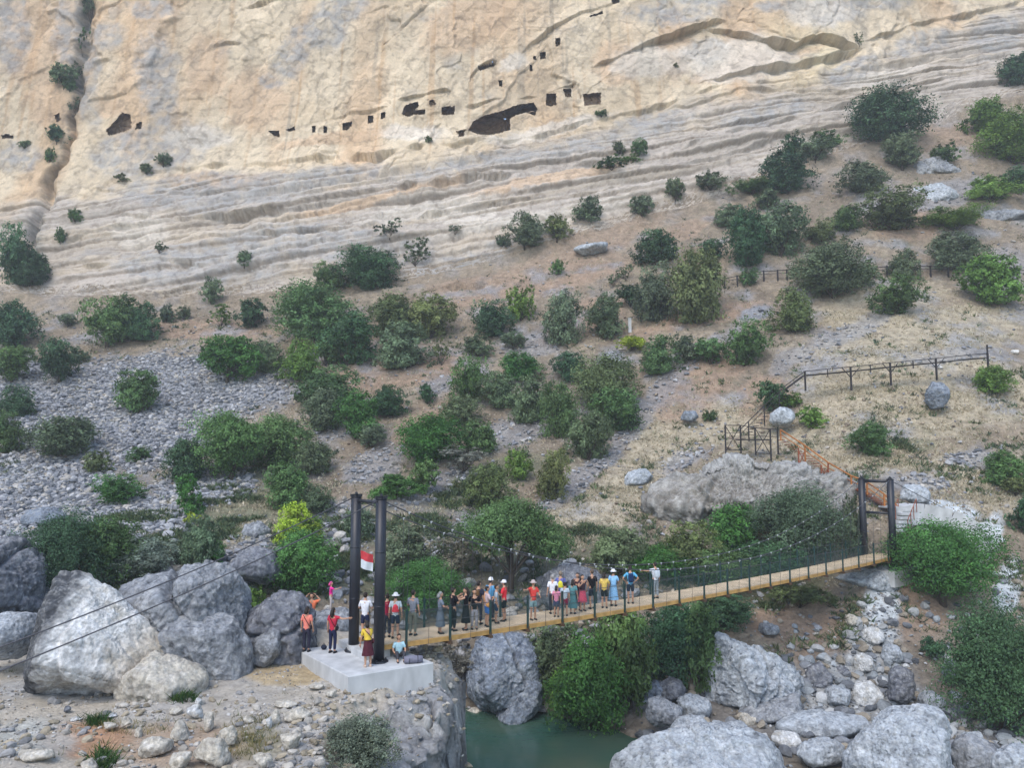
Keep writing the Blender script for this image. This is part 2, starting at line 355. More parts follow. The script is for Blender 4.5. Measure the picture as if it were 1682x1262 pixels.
def surface(cols, lev):
    G = base_surface(cols, lev)
    N = normals(G)
    xi, yi = proj(G[..., 0], G[..., 1], G[..., 2])
    lv = np.asarray(lev)[:, None] + 0 * xi
    w1 = fbm(G, .045, 3); w2 = fbm(G, .16, 3, off=9)
    lvw = lv + (.34 * w2 + .22 * w1) * sm(5.6, 6.4, lv)
    cl = sm(6.75, 7.1, lvw)                                  # cliff from its foot up
    up = sm(7.75, 8.05, lvw)                                 # the smooth upper face
    sw = cl * (1 - up)                                       # the bedded lower cliff
    D = np.zeros_like(xi)
    # broad relief
    D += (1 - cl) * (1.1 * w1 * sm(2.6, 4, lv) + .55 * w2 + .22 * fbm(G, .55, 3, off=3)) 
    fine = fbm(G, 1.6, 3, gain=.6, off=5)
    D += (1 - cl) * .10 * fine
    # little cattle-step terraces in the grass
    ter = gnoise(G[..., 0] * .10, G[..., 1] * .10, G[..., 2] * 1.15 + 1.2 * w2)
    D += (1 - cl) * .16 * ter * sm(4.2, 5, lv)
    lean = G[..., 0] * .80 - G[..., 2] * .45
    # bedding: steps along a dipping coordinate
    bed = G[..., 2] - .195 * G[..., 0] + 1.2 * w1 + .22 * w2
    def layers(T, o, vx):
        q = bed / T + o; i0 = np.floor(q); f = q - i0
        h0 = gnoise(i0 * 7.31 + .5, G[..., 0] * vx + i0 * 3.7, 0 * q + .37); h1 = gnoise((i0 + 1) * 7.31 + .5, G[..., 0] * vx + (i0 + 1) * 3.7, 0 * q + .37)
        return h0 + (h1 - h0) * sm(.90, 1.0, f), f
    y1, fr1 = layers(3.1, .2, .035); y2, fr2 = layers(1.05, .6, .07)
    joint = np.minimum(np.exp(-((fr1 - .93) / .045) ** 2) + .5 * np.exp(-((fr2 - .92) / .08) ** 2), 1)
    b1 = gnoise(bed * .22, G[..., 0] * .010, 3.3 + 0 * bed); b2 = gnoise(bed * .62, G[..., 0] * .022, 8.1 + 0 * bed); b3 = gnoise(bed * 1.25 + 1.5 * w2, G[..., 0] * .06, 1.7 + 0 * bed)
    step = np.tanh(3 * b1) * 1.0 + np.tanh(3.5 * b2) * .55 + np.tanh(3 * b3) * .22
    blk = fbm(G, .30, 4, gain=.55, ridged=True, off=2)
    D += sw * (.6 * step * (.55 + .8 * sm(-.4, .5, w1 + w2)) + 1.0 * y1 + .6 * y2 - .30 * joint + .30 * blk + .16 * fine)
    wc1, wc2, wci = worley(np.stack([lean * .075, G[..., 1] * .03, G[..., 2] * .03 + .02 * G[..., 0]], -1) + .34 * w2[..., None], 1.0, off=3.3)
    wd1, wd2, wdi = worley(np.stack([lean * .30, G[..., 1] * .12, G[..., 2] * .14 + .08 * G[..., 0]], -1) + .2 * w2[..., None], 1.0, off=7.7)
    plate = _g[wci][..., 0] * sm(0, .05, wc2 - wc1); plate2 = _g[wdi][..., 1] * sm(0, .06, wd2 - wd1); pcr = (1 - sm(0, .018, wc2 - wc1)) * sm(-.1, .3, w1 + .5 * w2)
    D += (1 - cl) * sm(6.2, 6.9, lv) * .5 * step
    # the smooth face: slabs leaning to the right, scoops, fine scratches
    q = np.stack([lean * .16, G[..., 1] * .03, (G[..., 2] + .55 * G[..., 0]) * .035], -1)
    slab = fbm(q, 1.0, 4, gain=.5, off=6)
    scoop = fbm(G, .055, 3, off=12, ridged=True)
    D += up * (.85 * slab + .55 * scoop + .22 * blk * sm(.0, .5, w1 + w2) + .06 * blk + .06 * fine + .5 * plate + .10 * plate2 - .20 * pcr + .35 * y1 * sm(0, .5, w2))
    jx, jy = xi + 5 * w2 + 2.2 * fine, yi + 5 * fbm(G, .2, 2, off=20) + 2.2 * blk
    for pts, A, u_, d_ in OVERHANGS:
        yl, tp = poly_line(jx, pts); d = jy - yl
        var = np.clip(.62 + 1.5 * gnoise(xi / 46. + pts[0][0], yi * 0 + A, xi * 0), .05, 1.5)
        dn = d_ * .55 * (.6 + .8 * np.clip(var, 0, 1))
        D += A * tp * var * np.where(d < 0, .55 * np.exp(d / u_), -np.exp(-np.maximum(d, 0) / dn) * sm(0, 1.6, d) + .55 * (1 - sm(0, 1.6, d))) * sm(6.3, 6.7, lv)
    # the gully that splits the face on the left
    gx = np.interp(yi, [-200, 0, 110, 220, 300, 360, 430], [165, 150, 128, 118, 84, 60, 40])
    gwob = 13 * gnoise(yi / 46., xi * 0 + 3.1, xi * 0) + 6 * gnoise(yi / 17., xi * 0 + 9.1, xi * 0)
    gd = (jx - gx - gwob) / (8 + 5 * np.clip(gnoise(yi / 60., xi * 0 + 5.5, xi * 0), -.6, 1))
    D -= (2.4 + 1.6 * w2) * np.exp(-gd * gd) * sm(6.9, 7.3, lv)
    V = G + N * D[..., None]
    br = fbm(G, .33, 4, gain=.62, off=41)
    return dict(br=br, joint=joint, y1=y1, y2=y2, pcr=pcr, plate=plate, plate2=plate2, V=V, G=G, N=N, xi=xi, yi=yi, lv=lv, lvw=lvw, cl=cl, up=up, sw=sw, w1=w1, w2=w2, fine=fine, blk=blk, bed=bed, b1=b1, b2=b2, b3=b3, ter=ter, lean=lean, D=D, slab=slab, jx=jx, jy=jy)
SCREE = [(270, 645, 235, 62, 4), (60, 690, 120, 60, 0), (220, 720, 130, 55, 0), (70, 800, 150, 60, 0), (200, 850, 120, 40, 0), (60, 880, 90, 60, 0), (330, 800, 90, 40, 0), (20, 620, 60, 40, 0),
         (1100, 640, 60, 16, 40), (1040, 700, 60, 18, 40), (985, 760, 60, 20, 40), (930, 810, 70, 26, 45), (1390, 545, 90, 18, 25), (1300, 600, 50, 14, 25),
         (700, 800, 90, 30, 20), (610, 760, 60, 26, 25), (860, 700, 70, 30, 20), (560, 700, 40, 20, 0), (720, 640, 26, 26, 0), (870, 560, 60, 20, 0),
         (1130, 760, 50, 16, 30), (1560, 590, 80, 12, 5), (1640, 450, 60, 40, 20), (1540, 320, 90, 24, 15), (1510, 805, 50, 20, 0), (1600, 760, 50, 20, 0), (420, 925, 90, 40, 20), (1090, 610, 40, 14, 40),
         (1130, 1080, 90, 40, 0), (1250, 1190, 200, 60, 0), (1560, 1230, 200, 70, 0), (1400, 1140, 110, 60, 0), (1240, 520, 30, 12, 20), (1000, 600, 30, 24, 40), (560, 870, 60, 50, 0), (760, 880, 70, 30, 20)]
RED = [(650, 610, 130, 34, 10), (850, 470, 200, 34, 12), (980, 400, 140, 24, 20), (560, 560, 90, 20, 0), (700, 700, 60, 30, 20), (330, 545, 140, 16, 0), (1120, 380, 100, 14, 25), (1150, 530, 120, 18, 12),
       (1330, 210, 120, 18, 25), (1280, 285, 90, 14, 20), (1150, 640, 90, 40, 30), (960, 520, 90, 26, 20), (1500, 370, 110, 24, 0), (1560, 220, 80, 24, 10), (1260, 660, 60, 40, 0), (1320, 1020, 100, 36, 10), (1500, 1010, 60, 60, 0), (1350, 1070, 60, 40, 0)]
TAN = [(1000, 840, 120, 50, 35), (1100, 720, 100, 50, 30), (1400, 690, 240, 80, 5), (1550, 650, 200, 60, 0), (1500, 560, 200, 50, 8), (1450, 500, 120, 40, 10), (320, 840, 110, 30, 0), (420, 870, 100, 40, 10), (1600, 800, 120, 60, 0), (1430, 770, 90, 30, 0), (920, 870, 60, 30, 20), (1180, 690, 60, 40, 10)]
WEED = [(560, 880, 120, 40, 10), (820, 930, 110, 36, 0), (380, 860, 90, 40, 0), (980, 900, 80, 26, 0), (420, 800, 80, 30, 10), (800, 790, 120, 30, 20), (700, 900, 90, 50, 0), (1100, 930, 150, 30, 0), (1260, 980, 120, 26, 12), (300, 900, 60, 40, 0), (40, 775, 50, 12, 0), (560, 950, 80, 40, 0), (1500, 730, 40, 16, 0), (900, 960, 80, 26, 0), (1100, 1060, 110, 40, 0), (230, 880, 90, 30, 0)]
PALE = [(1448, 1005, 32, 46, 0), (1435, 1060, 48, 50, 0), (1425, 1110, 74, 46, 0), (1400, 1150, 120, 36, 0), (1560, 850, 50, 14, -12), (1620, 900, 20, 50, -20), (1655, 970, 22, 50, -10), (1540, 880, 60, 16, -10), (1350, 1190, 120, 26, 0)]
def wsum(S, lst, jit=9):
    x = S['xi'] + jit * S['w2'] + 5 * S['fine']; y = S['yi'] + jit * .8 * S['w1'] + 5 * S['blk']
    r = np.zeros_like(x)
    for b in lst: r = np.maximum(r, blob(x, y, *b))
    return sm(.18, .72, r * (1 + .5 * S['br']) + .20 * S['br'] * sm(.05, .3, r) + .10 * S['fine'])
def mix(a, b, t):
    return a + (b - a) * t[..., None]
def hill_colour(S):
    one = np.ones(S['xi'].shape + (3,))
    tan = lin(200, 187, 162) * .70; red = lin(184, 158, 136) * .60; grey = lin(164, 166, 172) * .64; weed = lin(118, 124, 96) * .6; soil = lin(160, 146, 128) * .58; pale = lin(206, 212, 216) * .78
    c = one * soil
    c = mix(c, lin(138, 120, 102) * .6 * one, sm(.0, .45, fbm(S['G'], .09, 4, off=37)) * .6)
    c = mix(c, lin(184, 168, 146) * .62 * one, .75 * sm(-.3, .5, S['w2'] + .3 * S['fine']))
    t = wsum(S, TAN, 14); c = mix(c, tan * one, t * (.8 + .2 * S['ter']))
    c = mix(c, lin(176, 164, 136) * .66 * one, t * sm(.1, .5, S['ter']) * .6)
    c = mix(c, red * one, wsum(S, RED, 14) * .85)
    g = sm(-.02, .4, fbm(S['G'], .20, 4, off=31)) * .7 * sm(3, 4, S['lv'])
    c = mix(c, grey * one, np.maximum(g * sm(-.2, .3, S['blk']), np.maximum(wsum(S, SCREE[:8] + SCREE[-6:], 16), .55 * wsum(S, SCREE, 18))))
    c = mix(c, weed * one, wsum(S, WEED, 16) * .7)
    wd = sm(.15, .45, fbm(S['G'], .5, 3, off=44)); c = mix(c, weed * one, wd * .35 * (1 - wsum(S, SCREE, 16)))
    c = mix(c, pale * one, wsum(S, PALE, 8))
    bank = 1 - sm(2.2, 3.0, S['lv'])
    c = mix(c, lin(140, 134, 124) * .6 * one, bank * .6)
    up = sm(6.3, 7.0, S['lv']); c = mix(c, lin(182, 166, 146) * .6 * one, up * .5)
    return c * (1 + .16 * S['fine'] + .10 * S['blk'])[..., None]
GREYP = [(250, 250, 110, 46, 10), (260, 140, 34, 90, 5), (180, 62, 30, 24, 0), (135, 90, 26, 120, 8), (480, 95, 26, 60, -30), (540, 50, 40, 40, 0), (500, 70, 60, 22, 35), (560, 20, 50, 26, 20), (1160, 85, 42, 26, 0), (1110, 20, 90, 24, 5), (1370, 22, 60, 26, 0), (1290, 12, 50, 18, 0),
         (1510, 75, 60, 22, 15), (1640, 60, 50, 34, 10), (1400, 120, 50, 20, 10), (850, 262, 220, 17, 10), (350, 320, 170, 30, 0), (480, 400, 160, 34, 4), (330, 440, 150, 40, 0), (760, 440, 120, 26, 4), (1250, 190, 90, 20, 15), (1060, 200, 60, 16, 15), (1080, 215, 80, 14, 15), (250, 20, 40, 20, 0), (20, 50, 30, 80, 0), (30, 260, 40, 30, 0), (880, 400, 100, 20, 8), (110, 60, 24, 60, 0), (620, 420, 120, 26, 6), (540, 300, 120, 16, 6), (1450, 5, 50, 20, 0), (440, 135, 14, 14, 0)]
ORANGE = [(50, 60, 60, 90, 0), (80, 170, 40, 50, 0), (420, 170, 60, 60, 50), (340, 110, 40, 60, 0), (770, 40, 90, 50, 30), (180, 180, 28, 16, 0), (1110, 75, 30, 60, 0), (560, 235, 120, 10, 8), (900, 300, 160, 10, 12), (620, 330, 160, 7, 10), (320, 300, 60, 12, 0), (1010, 110, 40, 40, 0), (1230, 110, 120, 14, 15), (370, 305, 70, 12, 5)]
WHITE = [(840, 110, 26, 14, 20), (700, 345, 120, 14, 8), (850, 365, 150, 10, 10), (1200, 100, 120, 40, 0), (1060, 105, 60, 30, 10), (1460, 125, 80, 10, 15), (680, 225, 60, 16, 0), (900, 215, 110, 10, 12), (330, 230, 60, 20, 0), (230, 380, 50, 30, 0), (760, 355, 60, 20, 0), (960, 350, 90, 12, 12), (1340, 25, 60, 30, 0)]
def cliff_colour(S):
    one = np.ones(S['xi'].shape + (3,))
    cream = lin(224, 206, 178) * .72; lower = lin(198, 187, 175) * .70; grey = lin(176, 175, 174) * .66; orng = lin(212, 182, 150) * .72; white = lin(232, 222, 208) * .66; yel = lin(222, 207, 168) * .64
    c = mix(lower * one, cream * one, S['up'])
    t1 = sm(-.1, .5, fbm(S['G'], .07, 4, off=51)); c = mix(c, lin(210, 188, 156) * .68 * one, t1 * .7 * S['up'])
    vst = gnoise(S['G'][..., 0] * .11 + .5 * S['w1'], S['G'][..., 2] * .012, 7.7 + 0 * S['xi']); c = mix(c, lin(214, 178, 140) * .70 * one, S['up'] * sm(.02, .5, vst + .25 * S['w2']) * .6)
    c = mix(c, lin(184, 172, 154) * .64 * one, sm(0, .5, S['b2'] + .4 * S['b3']) * .6 * S['sw'])
    c = mix(c, lin(206, 190, 168) * .68 * one, sm(0, .45, -S['b1'] + .4 * S['b3']) * .6 * S['sw'])
    c = mix(c, yel * one, sm(.1, .5, gnoise(S['G'][..., 0] * .05, S['G'][..., 2] * .02, 4.0 + 0 * S['xi'])) * .6 * S['up'] * sm(900, 1200, S['xi']))
    c = mix(c, orng * one, wsum(S, ORANGE, 12) * .75)
    # run-off streaks down the face
    st = gnoise(S['G'][..., 0] * .55 + .4 * S['w2'], S['G'][..., 2] * .02, 2.2 + 0 * S['xi']); st2 = gnoise(S['G'][..., 0] * 1.6, S['G'][..., 2] * .05, 6.2 + 0 * S['xi'])
    c = mix(c, lin(168, 160, 146) * .62 * one, S['up'] * sm(.25, .6, st + .4 * st2) * .5 * sm(-.2, .4, S['w1']))
    c = mix(c, lin(198, 160, 118) * .68 * one, S['up'] * sm(.3, .65, -st + .4 * st2) * .45)
    gp = wsum(S, GREYP, 12); brk = sm(-.35, .25, fbm(S['G'], .5, 4, off=61)); c = mix(c, grey * one, gp * (.25 + .55 * brk))
    c = mix(c, grey * .85 * one, sm(.2, .55, fbm(S['G'], .13, 4, off=66)) * .5)
    c = mix(c, white * one, wsum(S, WHITE, 10) * .7)
    # slanting scratches
    sc = gnoise(S['lean'] * 1.1, S['G'][..., 2] * .05, S['G'][..., 1] * .05); c = c * (1 + .10 * np.clip(sc, -1, 1) * S['up'])[..., None]
    c = mix(c, lin(150, 134, 116) * .6 * one, S['sw'] * S['joint'] * .6)
    c = c * (1 + .09 * np.clip(S['plate'] + S['plate2'], -1.2, 1.2) * S['up'] + .10 * np.clip(S['y1'] + S['y2'], -1, 1) * S['sw'])[..., None]
    c = mix(c, lin(140, 122, 102) * .6 * one, S['up'] * S['pcr'] * .3)
    cr = sm(.62, .80, fbm(S['G'], .35, 4, ridged=True, off=70)); c = mix(c, lin(128, 116, 102) * .6 * one, cr * .35)
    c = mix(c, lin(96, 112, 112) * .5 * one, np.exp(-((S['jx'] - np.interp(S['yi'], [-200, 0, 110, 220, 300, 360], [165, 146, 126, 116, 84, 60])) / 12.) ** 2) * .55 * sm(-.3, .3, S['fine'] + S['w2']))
    return c * (1 + .10 * S['fine'] + .09 * S['blk'] + .05 * S['b3'])[..., None]

def quads(nr, nc):
    i = np.arange(nr - 1)[:, None] * nc + np.arange(nc - 1)[None, :]
    return np.stack([i, i + 1, i + nc + 1, i + nc], -1).reshape(-1, 4)
def rows(spec):
    out = []
    for a, b, n in spec: out += list(np.linspace(a, b, n, endpoint=False))
    return np.array(out + [spec[-1][1]])
cols_h = np.concatenate([np.arange(-480, -20, 9.), np.arange(-20, 1702, 1.9), np.arange(1702, 2240, 9.)])
cols_c = np.concatenate([np.arange(-480, -20, 9.), np.arange(-20, 430, 1.9), np.arange(430, 1000, .95), np.arange(1000, 1702, 1.9), np.arange(1702, 2240, 9.)])
H = surface(cols_h, rows([(0, 1, 20), (1, 2, 90), (2, 3, 100), (3, 4, 105), (4, 5, 110), (5, 6, 95), (6, 7.05, 80)]))
K = surface(cols_c, rows([(6.95, 8, 165), (8, 9, 75), (9, 10, 165), (10, 11, 45), (11, 12, 6), (12, 13, 8)]))
hill = link('hillside', np_mesh('hillside', H['V'].reshape(-1, 3), quads(*H['xi'].shape), True, hill_colour(H).reshape(-1, 3)), M['hill'], kind='structure')
CAVES = [
 ([(439, 215), (459, 215), (459, 226), (450, 224)], 'narrow triangular cave mouth at the left end of the row of small openings', 4),
 ([(470, 214), (484, 207), (484, 214), (475, 217)], 'small slanting cave slit just right of the triangular cave mouth', 3),
 ([(512.5, 207), (518.5, 207), (518.5, 218), (512.5, 218)], 'first of two tiny upright doorways cut in the cream cliff left of the big cave', 4),
 ([(531.5, 208), (537.5, 208), (537.5, 219.5), (531.5, 219.5)], 'second of two tiny upright doorways, the one nearer the big caves', 4),
 ([(562, 204), (579, 200), (577, 208), (569, 215), (562, 215)], 'cave doorway with a shallow smear of shadow to its right', 4),
 ([(604, 191), (613, 189), (613, 201), (604, 203)], 'left one of a pair of squarish cave windows below the hooked cave', 4),
 ([(625, 186), (633, 184), (633, 195), (625, 197)], 'right one of a pair of squarish cave windows below the hooked cave', 4),
 ([(659, 187), (666, 174), (686, 167), (688, 175), (682, 181), (699, 180), (698, 189), (682, 189), (670, 192)], 'hooked black cave with two rooms left of the oblong window', 7),
 ([(704, 166), (711, 163), (717, 172), (706, 175)], 'small ragged notch above the hooked cave', 2),
 ([(725, 176), (747, 174.5), (747, 188), (725, 189.5)], 'oblong dark rectangular window cut in the rock between the hooked cave and the largest cave', 6),
 ([(753, 217), (763, 215), (763, 225), (753, 226)], 'small square hole at the foot of the largest cave', 4),
 ([(769, 215), (778, 199), (796, 190), (820, 184), (844, 174), (862, 171), (876, 168), (883, 180), (879, 190), (864, 186), (848, 190), (838, 196), (838, 214), (823, 219), (802, 223), (783, 221)], 'largest black cave mouth with a sloping roof in the middle of the cliff', 12),
 ([(897, 155), (914, 153), (914, 172), (905, 175), (897, 174)], 'dark doorway left of the small upper notch, right of the largest cave', 6),
 ([(924, 147), (938, 145), (938, 160), (929, 160)], 'small dark notch up and right of the doorway beside the largest cave', 4),
 ([(957, 155), (987, 152), (987, 172), (960, 174)], 'wide brown square cave at the right end of the cave row', 4),
 ([(784, 110), (812, 103), (812, 108), (788, 117)], 'thin slanted slit under the arched hollow above the largest cave', 3),
 ([(819.5, 132), (825.5, 132), (825.5, 143), (819.5, 143)], 'single small upright doorway high above the largest cave', 4),
 ([(869.5, 107), (874.5, 107), (874.5, 117), (869.5, 117)], 'lower of two tiny holes climbing to the upper right of the cliff', 4),
 ([(875, 92), (880, 92), (880, 98), (875, 98)], 'tiniest of the holes climbing to the upper right of the cliff', 3),
 ([(887, 87), (896, 85), (896, 97), (887, 98)], 'square hole beside the tiniest hole high on the cliff', 4),
 ([(912.5, 63), (921, 62), (921, 75), (912.5, 76)], 'highest separate square hole of the climbing row', 4),
 ([(967, 27), (990, 18), (991, 23), (970, 29)], 'thin dark slit near the top of the cliff', 3),
 ([(1003, -2), (1018, -4), (1018, 5), (1006, 7)], 'dark opening cut by the top edge of the photograph', 3),
 ([(174, 214), (189, 199), (200, 185), (214, 188), (217, 211), (196, 220), (178, 223)], 'large brown cave hollow on the left of the cliff beside the gully', 5),
 ([(223, 203), (233, 201), (233, 212), (223, 214)], 'small dark hole right of the brown cave hollow', 3),
 ([(2, 224), (10, 220), (22, 222), (22, 228), (4, 228)], 'low dark hole at the left edge of the cliff', 3),
 ([(90, 190), (98, 186), (100, 198), (92, 202)], 'reddish hollow left of the gully in the cliff', 2.5),
]
def inpoly(x, y, pts):
    r = np.zeros(x.shape, bool); n = len(pts); j = n - 1
    for i in range(n):
        (x1, y1), (x2, y2) = pts[i], pts[j]
        m = ((y1 > y) != (y2 > y)) & (x < (x2 - x1) * (y - y1) / (y2 - y1 + 1e-9) + x1)
        r ^= m; j = i
    return r
Kx, Ky = proj(K['V'][..., 0], K['V'][..., 1], K['V'][..., 2])
KQ = quads(*K['xi'].shape)
kx = Kx.ravel()[KQ].mean(1); ky = Ky.ravel()[KQ].mean(1); keep = np.ones(len(KQ), bool)
kj1 = (1.6 * K['fine'] + 1.4 * K['w2']).ravel()[KQ[:, 0]]; kj2 = (1.6 * K['blk'] + 1.2 * K['fine']).ravel()[KQ[:, 2]]
def nearest(S, x, y, cache={}):
    k = id(S)
    if k not in cache: cache[k] = proj(S['V'][..., 0], S['V'][..., 1], S['V'][..., 2])
    a, b = cache[k]; d = (a - x) ** 2 + (b - y) ** 2
    i = np.unravel_index(np.argmin(d), d.shape); return S['V'][i], i
for pts, lab, dep in CAVES:
    m = inpoly(kx + kj1, ky + kj2, pts); keep &= ~m
    c = np.mean(pts, 0); p0, idx = nearest(K, *c); Yc = p0[1]
    ring = []                                            # densified rim, a touch larger than the hole and just behind the rock skin
    n = len(pts)
    for i in range(n):
        for t in np.linspace(0, 1, 5, endpoint=False):
            q = np.array(pts[i]) * (1 - t) + np.array(pts[(i + 1) % n]) * t
            ring.append(c + (q - c) * 1.30 + (q - c) / (np.linalg.norm(q - c) + 1e-6) * 1.5)
    R = []; m_ = len(ring)
    for li, (dd, sc) in enumerate([(.35, 1.0), (dep * .18, .96), (dep * .36, .88), (dep * .5, .62), (dep * .53, .05)]):
        for q in ring:
            pv, _ = nearest(K, *q)
            qq = c + (np.array(q) - c) * sc
            w_ = P(qq[0], qq[1], (pv[1] if li == 0 else Yc) + dd)
            R.append(w_ + RNG.normal(size=3) * .12 * (li > 0))
    Q = [(a * m_ + i, (a + 1) * m_ + i, (a + 1) * m_ + (i + 1) % m_, a * m_ + (i + 1) % m_) for a in range(4) for i in range(m_)]
    b = MB(); org = np.array(R).mean(0); b.add(np.array(R) - org, Q)
    o = b.build('cave_opening', M['cave'], label=lab, category='cave', group='cave dwellings in the cliff'); o.location = org
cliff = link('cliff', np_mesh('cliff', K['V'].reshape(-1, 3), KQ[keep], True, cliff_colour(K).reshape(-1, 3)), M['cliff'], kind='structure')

# ------------------------------------------------------------------ near bank
gx = np.concatenate([np.arange(-70, -21, 1.2), np.arange(-21, -1.0, .075), np.arange(-1.0, 3, .3)])
gy = np.concatenate([np.arange(-6, 17, .8), np.arange(17, 35.5, .075), np.arange(35.5, 40, .4)])
BX, BY = np.meshgrid(gx, gy)
b0 = np.stack([BX, BY, 0 * BX], -1)
bn1 = fbm(b0, .25, 3, off=1.5); bn2 = fbm(b0, .9, 4, off=2.5); bn3 = fbm(b0, 3.2, 4, gain=.6, off=8)
def near_z(BX, BY, bn1, bn2, bn3):
    z = np.interp(BY, [-6, 1.5, 4, 9, 15, 18, 20.5, 24, 28, 33, 40], [-1.7, -1.7, -2.8, -5.2, -7.5, -8.35, -8.3, -8.25, -8.2, -7.9, -7.8])
    z = z + .22 * bn1 + .10 * bn2 + .045 * bn3
    z = z + .55 * np.exp(-((BX + 8.6) / 2.0) ** 2 - ((BY - 33.6) / 1.6) ** 2)
    z = z + .35 * sm(-10.5, -13, BX) * sm(23.5, 21.5, BY)                # low heap of spoil at the lower left
    rim = -5.6 + .9 * bn1 + .5 * bn2 + np.interp(BY, [17, 22, 26, 28, 30, 34], [-.3, .2, -.1, 1.2, 2.6, 2.2])
    d = BX - rim                                                        # beyond the rim the bank breaks down to the river
    z = z - np.where(d > 0, .42 * d + .35 * np.tanh(3 * d), 0)
    lip = -2.95 + .5 * bn2 + .3 * bn1
    z = z - 7 * sm(0, 1.3, BX - lip)
    far = np.interp(BX, [-70, -20, -9, -5, -2], [42, 36.5, 34.8, 33.8, 31.5]) + .8 * bn2
    z = z - 9 * sm(0, 3.5, BY - far)
    return z, d, lip
BZ, bd, blip = near_z(BX, BY, bn1, bn2, bn3)
rocky = sm(.15, .6, bd)
wf1, wf2, wid = worley(np.stack([BX, BY, BZ], -1), .85)
cell = _g[wid][..., 0]
BZ = BZ + rocky * (.34 * cell * sm(.02, .14, wf2 - wf1) + .16 * bn2 - .20 * (1 - sm(.0, .10, wf2 - wf1)))
bq = np.stack([BX, BY, BZ], -1); r1_ = fbm(bq, .55, 5, gain=.58, ridged=True, off=14); r2_ = fbm(bq, 1.5, 4, gain=.6, off=15); r3_ = np.tanh(4 * gnoise(BZ * 1.3 + .25 * BX + .5 * bn2, BX * .1, BY * .1))
BV = np.stack([BX + rocky * (.55 * r1_ + .22 * r2_ + .16 * r3_), BY - rocky * (.35 * r1_ + .15 * r2_ + .1 * r3_), BZ + rocky * (.22 * r1_ + .10 * r2_)], -1)
one = np.ones(BX.shape + (3,))
bc = one * lin(202, 192, 176) * .74
bc = mix(bc, one * lin(190, 188, 186) * .70, sm(-.2, .5, bn1 + .5 * bn2) * .7)
bc = mix(bc, one * lin(216, 210, 200) * .76, sm(.1, .5, bn2 + .5 * bn3) * .6)
bx_, by_ = proj(BX, BY, BZ)
bj = bx_ + 14 * bn2 + 8 * bn3; bk = by_ + 10 * bn1 + 8 * bn3
for (cx, cy_, rx, ry, cl_, s_) in [(140, 1215, 80, 34, (196, 152, 118), .9), (300, 1225, 120, 40, (182, 152, 124), .6), (60, 1215, 70, 40, (196, 198, 192), .7), (470, 1110, 70, 20, (196, 172, 130), .8), (470, 1060, 40, 26, (160, 140, 96), .7),
                                   (420, 1225, 60, 30, (150, 140, 104), .55), (150, 1130, 200, 22, (176, 180, 184), .55), (300, 1075, 70, 30, (206, 186, 160), .7)]:
    bc = mix(bc, one * lin(*cl_) * .76, sm(.2, .7, blob(bj, bk, cx, cy_, rx, ry)) * s_)
bc = mix(bc, one * lin(166, 168, 172) * .66, rocky * .9)
bc = mix(bc, one * lin(98, 100, 104) * .5, rocky * sm(.0, .4, fbm(np.stack([BX, BY, BZ], -1), 1.1, 4, off=77)) * .75)
bc = mix(bc, one * lin(206, 205, 200) * .62, rocky * sm(.15, .45, fbm(np.stack([BX, BY, BZ], -1), .7, 4, off=79)) * .6)
bc = bc * (1 + .12 * bn3 + .06 * bn2)[..., None]
near = link('riverbank', np_mesh('riverbank', BV.reshape(-1, 3), quads(*BX.shape), True, bc.reshape(-1, 3)), M['bank'], kind='structure')
NB = dict(V=BV)

# ------------------------------------------------------------------ water
def mat_water():
    m, n, l, b = newmat('river_water')
    b.inputs['Roughness'].default_value = .10; b.inputs['IOR'].default_value = 1.33
    tc = node(n, 'ShaderNodeTexCoord')
    n0 = node(n, 'ShaderNodeTexNoise'); n0.inputs['Scale'].default_value = .16; n0.inputs['Detail'].default_value = 4; l.new(tc.outputs['Object'], n0.inputs['Vector'])
    rp = node(n, 'ShaderNodeValToRGB'); rp.color_ramp.elements[0].position = .38; rp.color_ramp.elements[0].color = (.032, .085, .062, 1); rp.color_ramp.elements[1].position = .66; rp.color_ramp.elements[1].color = (.085, .105, .07, 1)
    l.new(n0.outputs[0], rp.inputs[0]); l.new(rp.outputs[0], b.inputs['Base Color'])
    n1 = node(n, 'ShaderNodeTexNoise'); n1.inputs['Scale'].default_value = 1.6; n1.inputs['Detail'].default_value = 4
    mp = node(n, 'ShaderNodeMapping'); mp.inputs['Scale'].default_value = (.7, 1.4, 1); l.new(tc.outputs['Object'], mp.inputs[0]); l.new(mp.outputs[0], n1.inputs['Vector'])
    bp = node(n, 'ShaderNodeBump'); bp.inputs['Distance'].default_value = .035; bp.inputs['Strength'].default_value = .5; l.new(n1.outputs[0], bp.inputs['Height']); l.new(bp.outputs[0], b.inputs['Normal'])
    return m
wm = MB(); wm.add([(-90, -10, WATER_Z), (40, -10, WATER_Z), (40, 60, WATER_Z), (-90, 60, WATER_Z)], [(0, 1, 2, 3)])
wm.build('river_water', mat_water(), kind='structure')
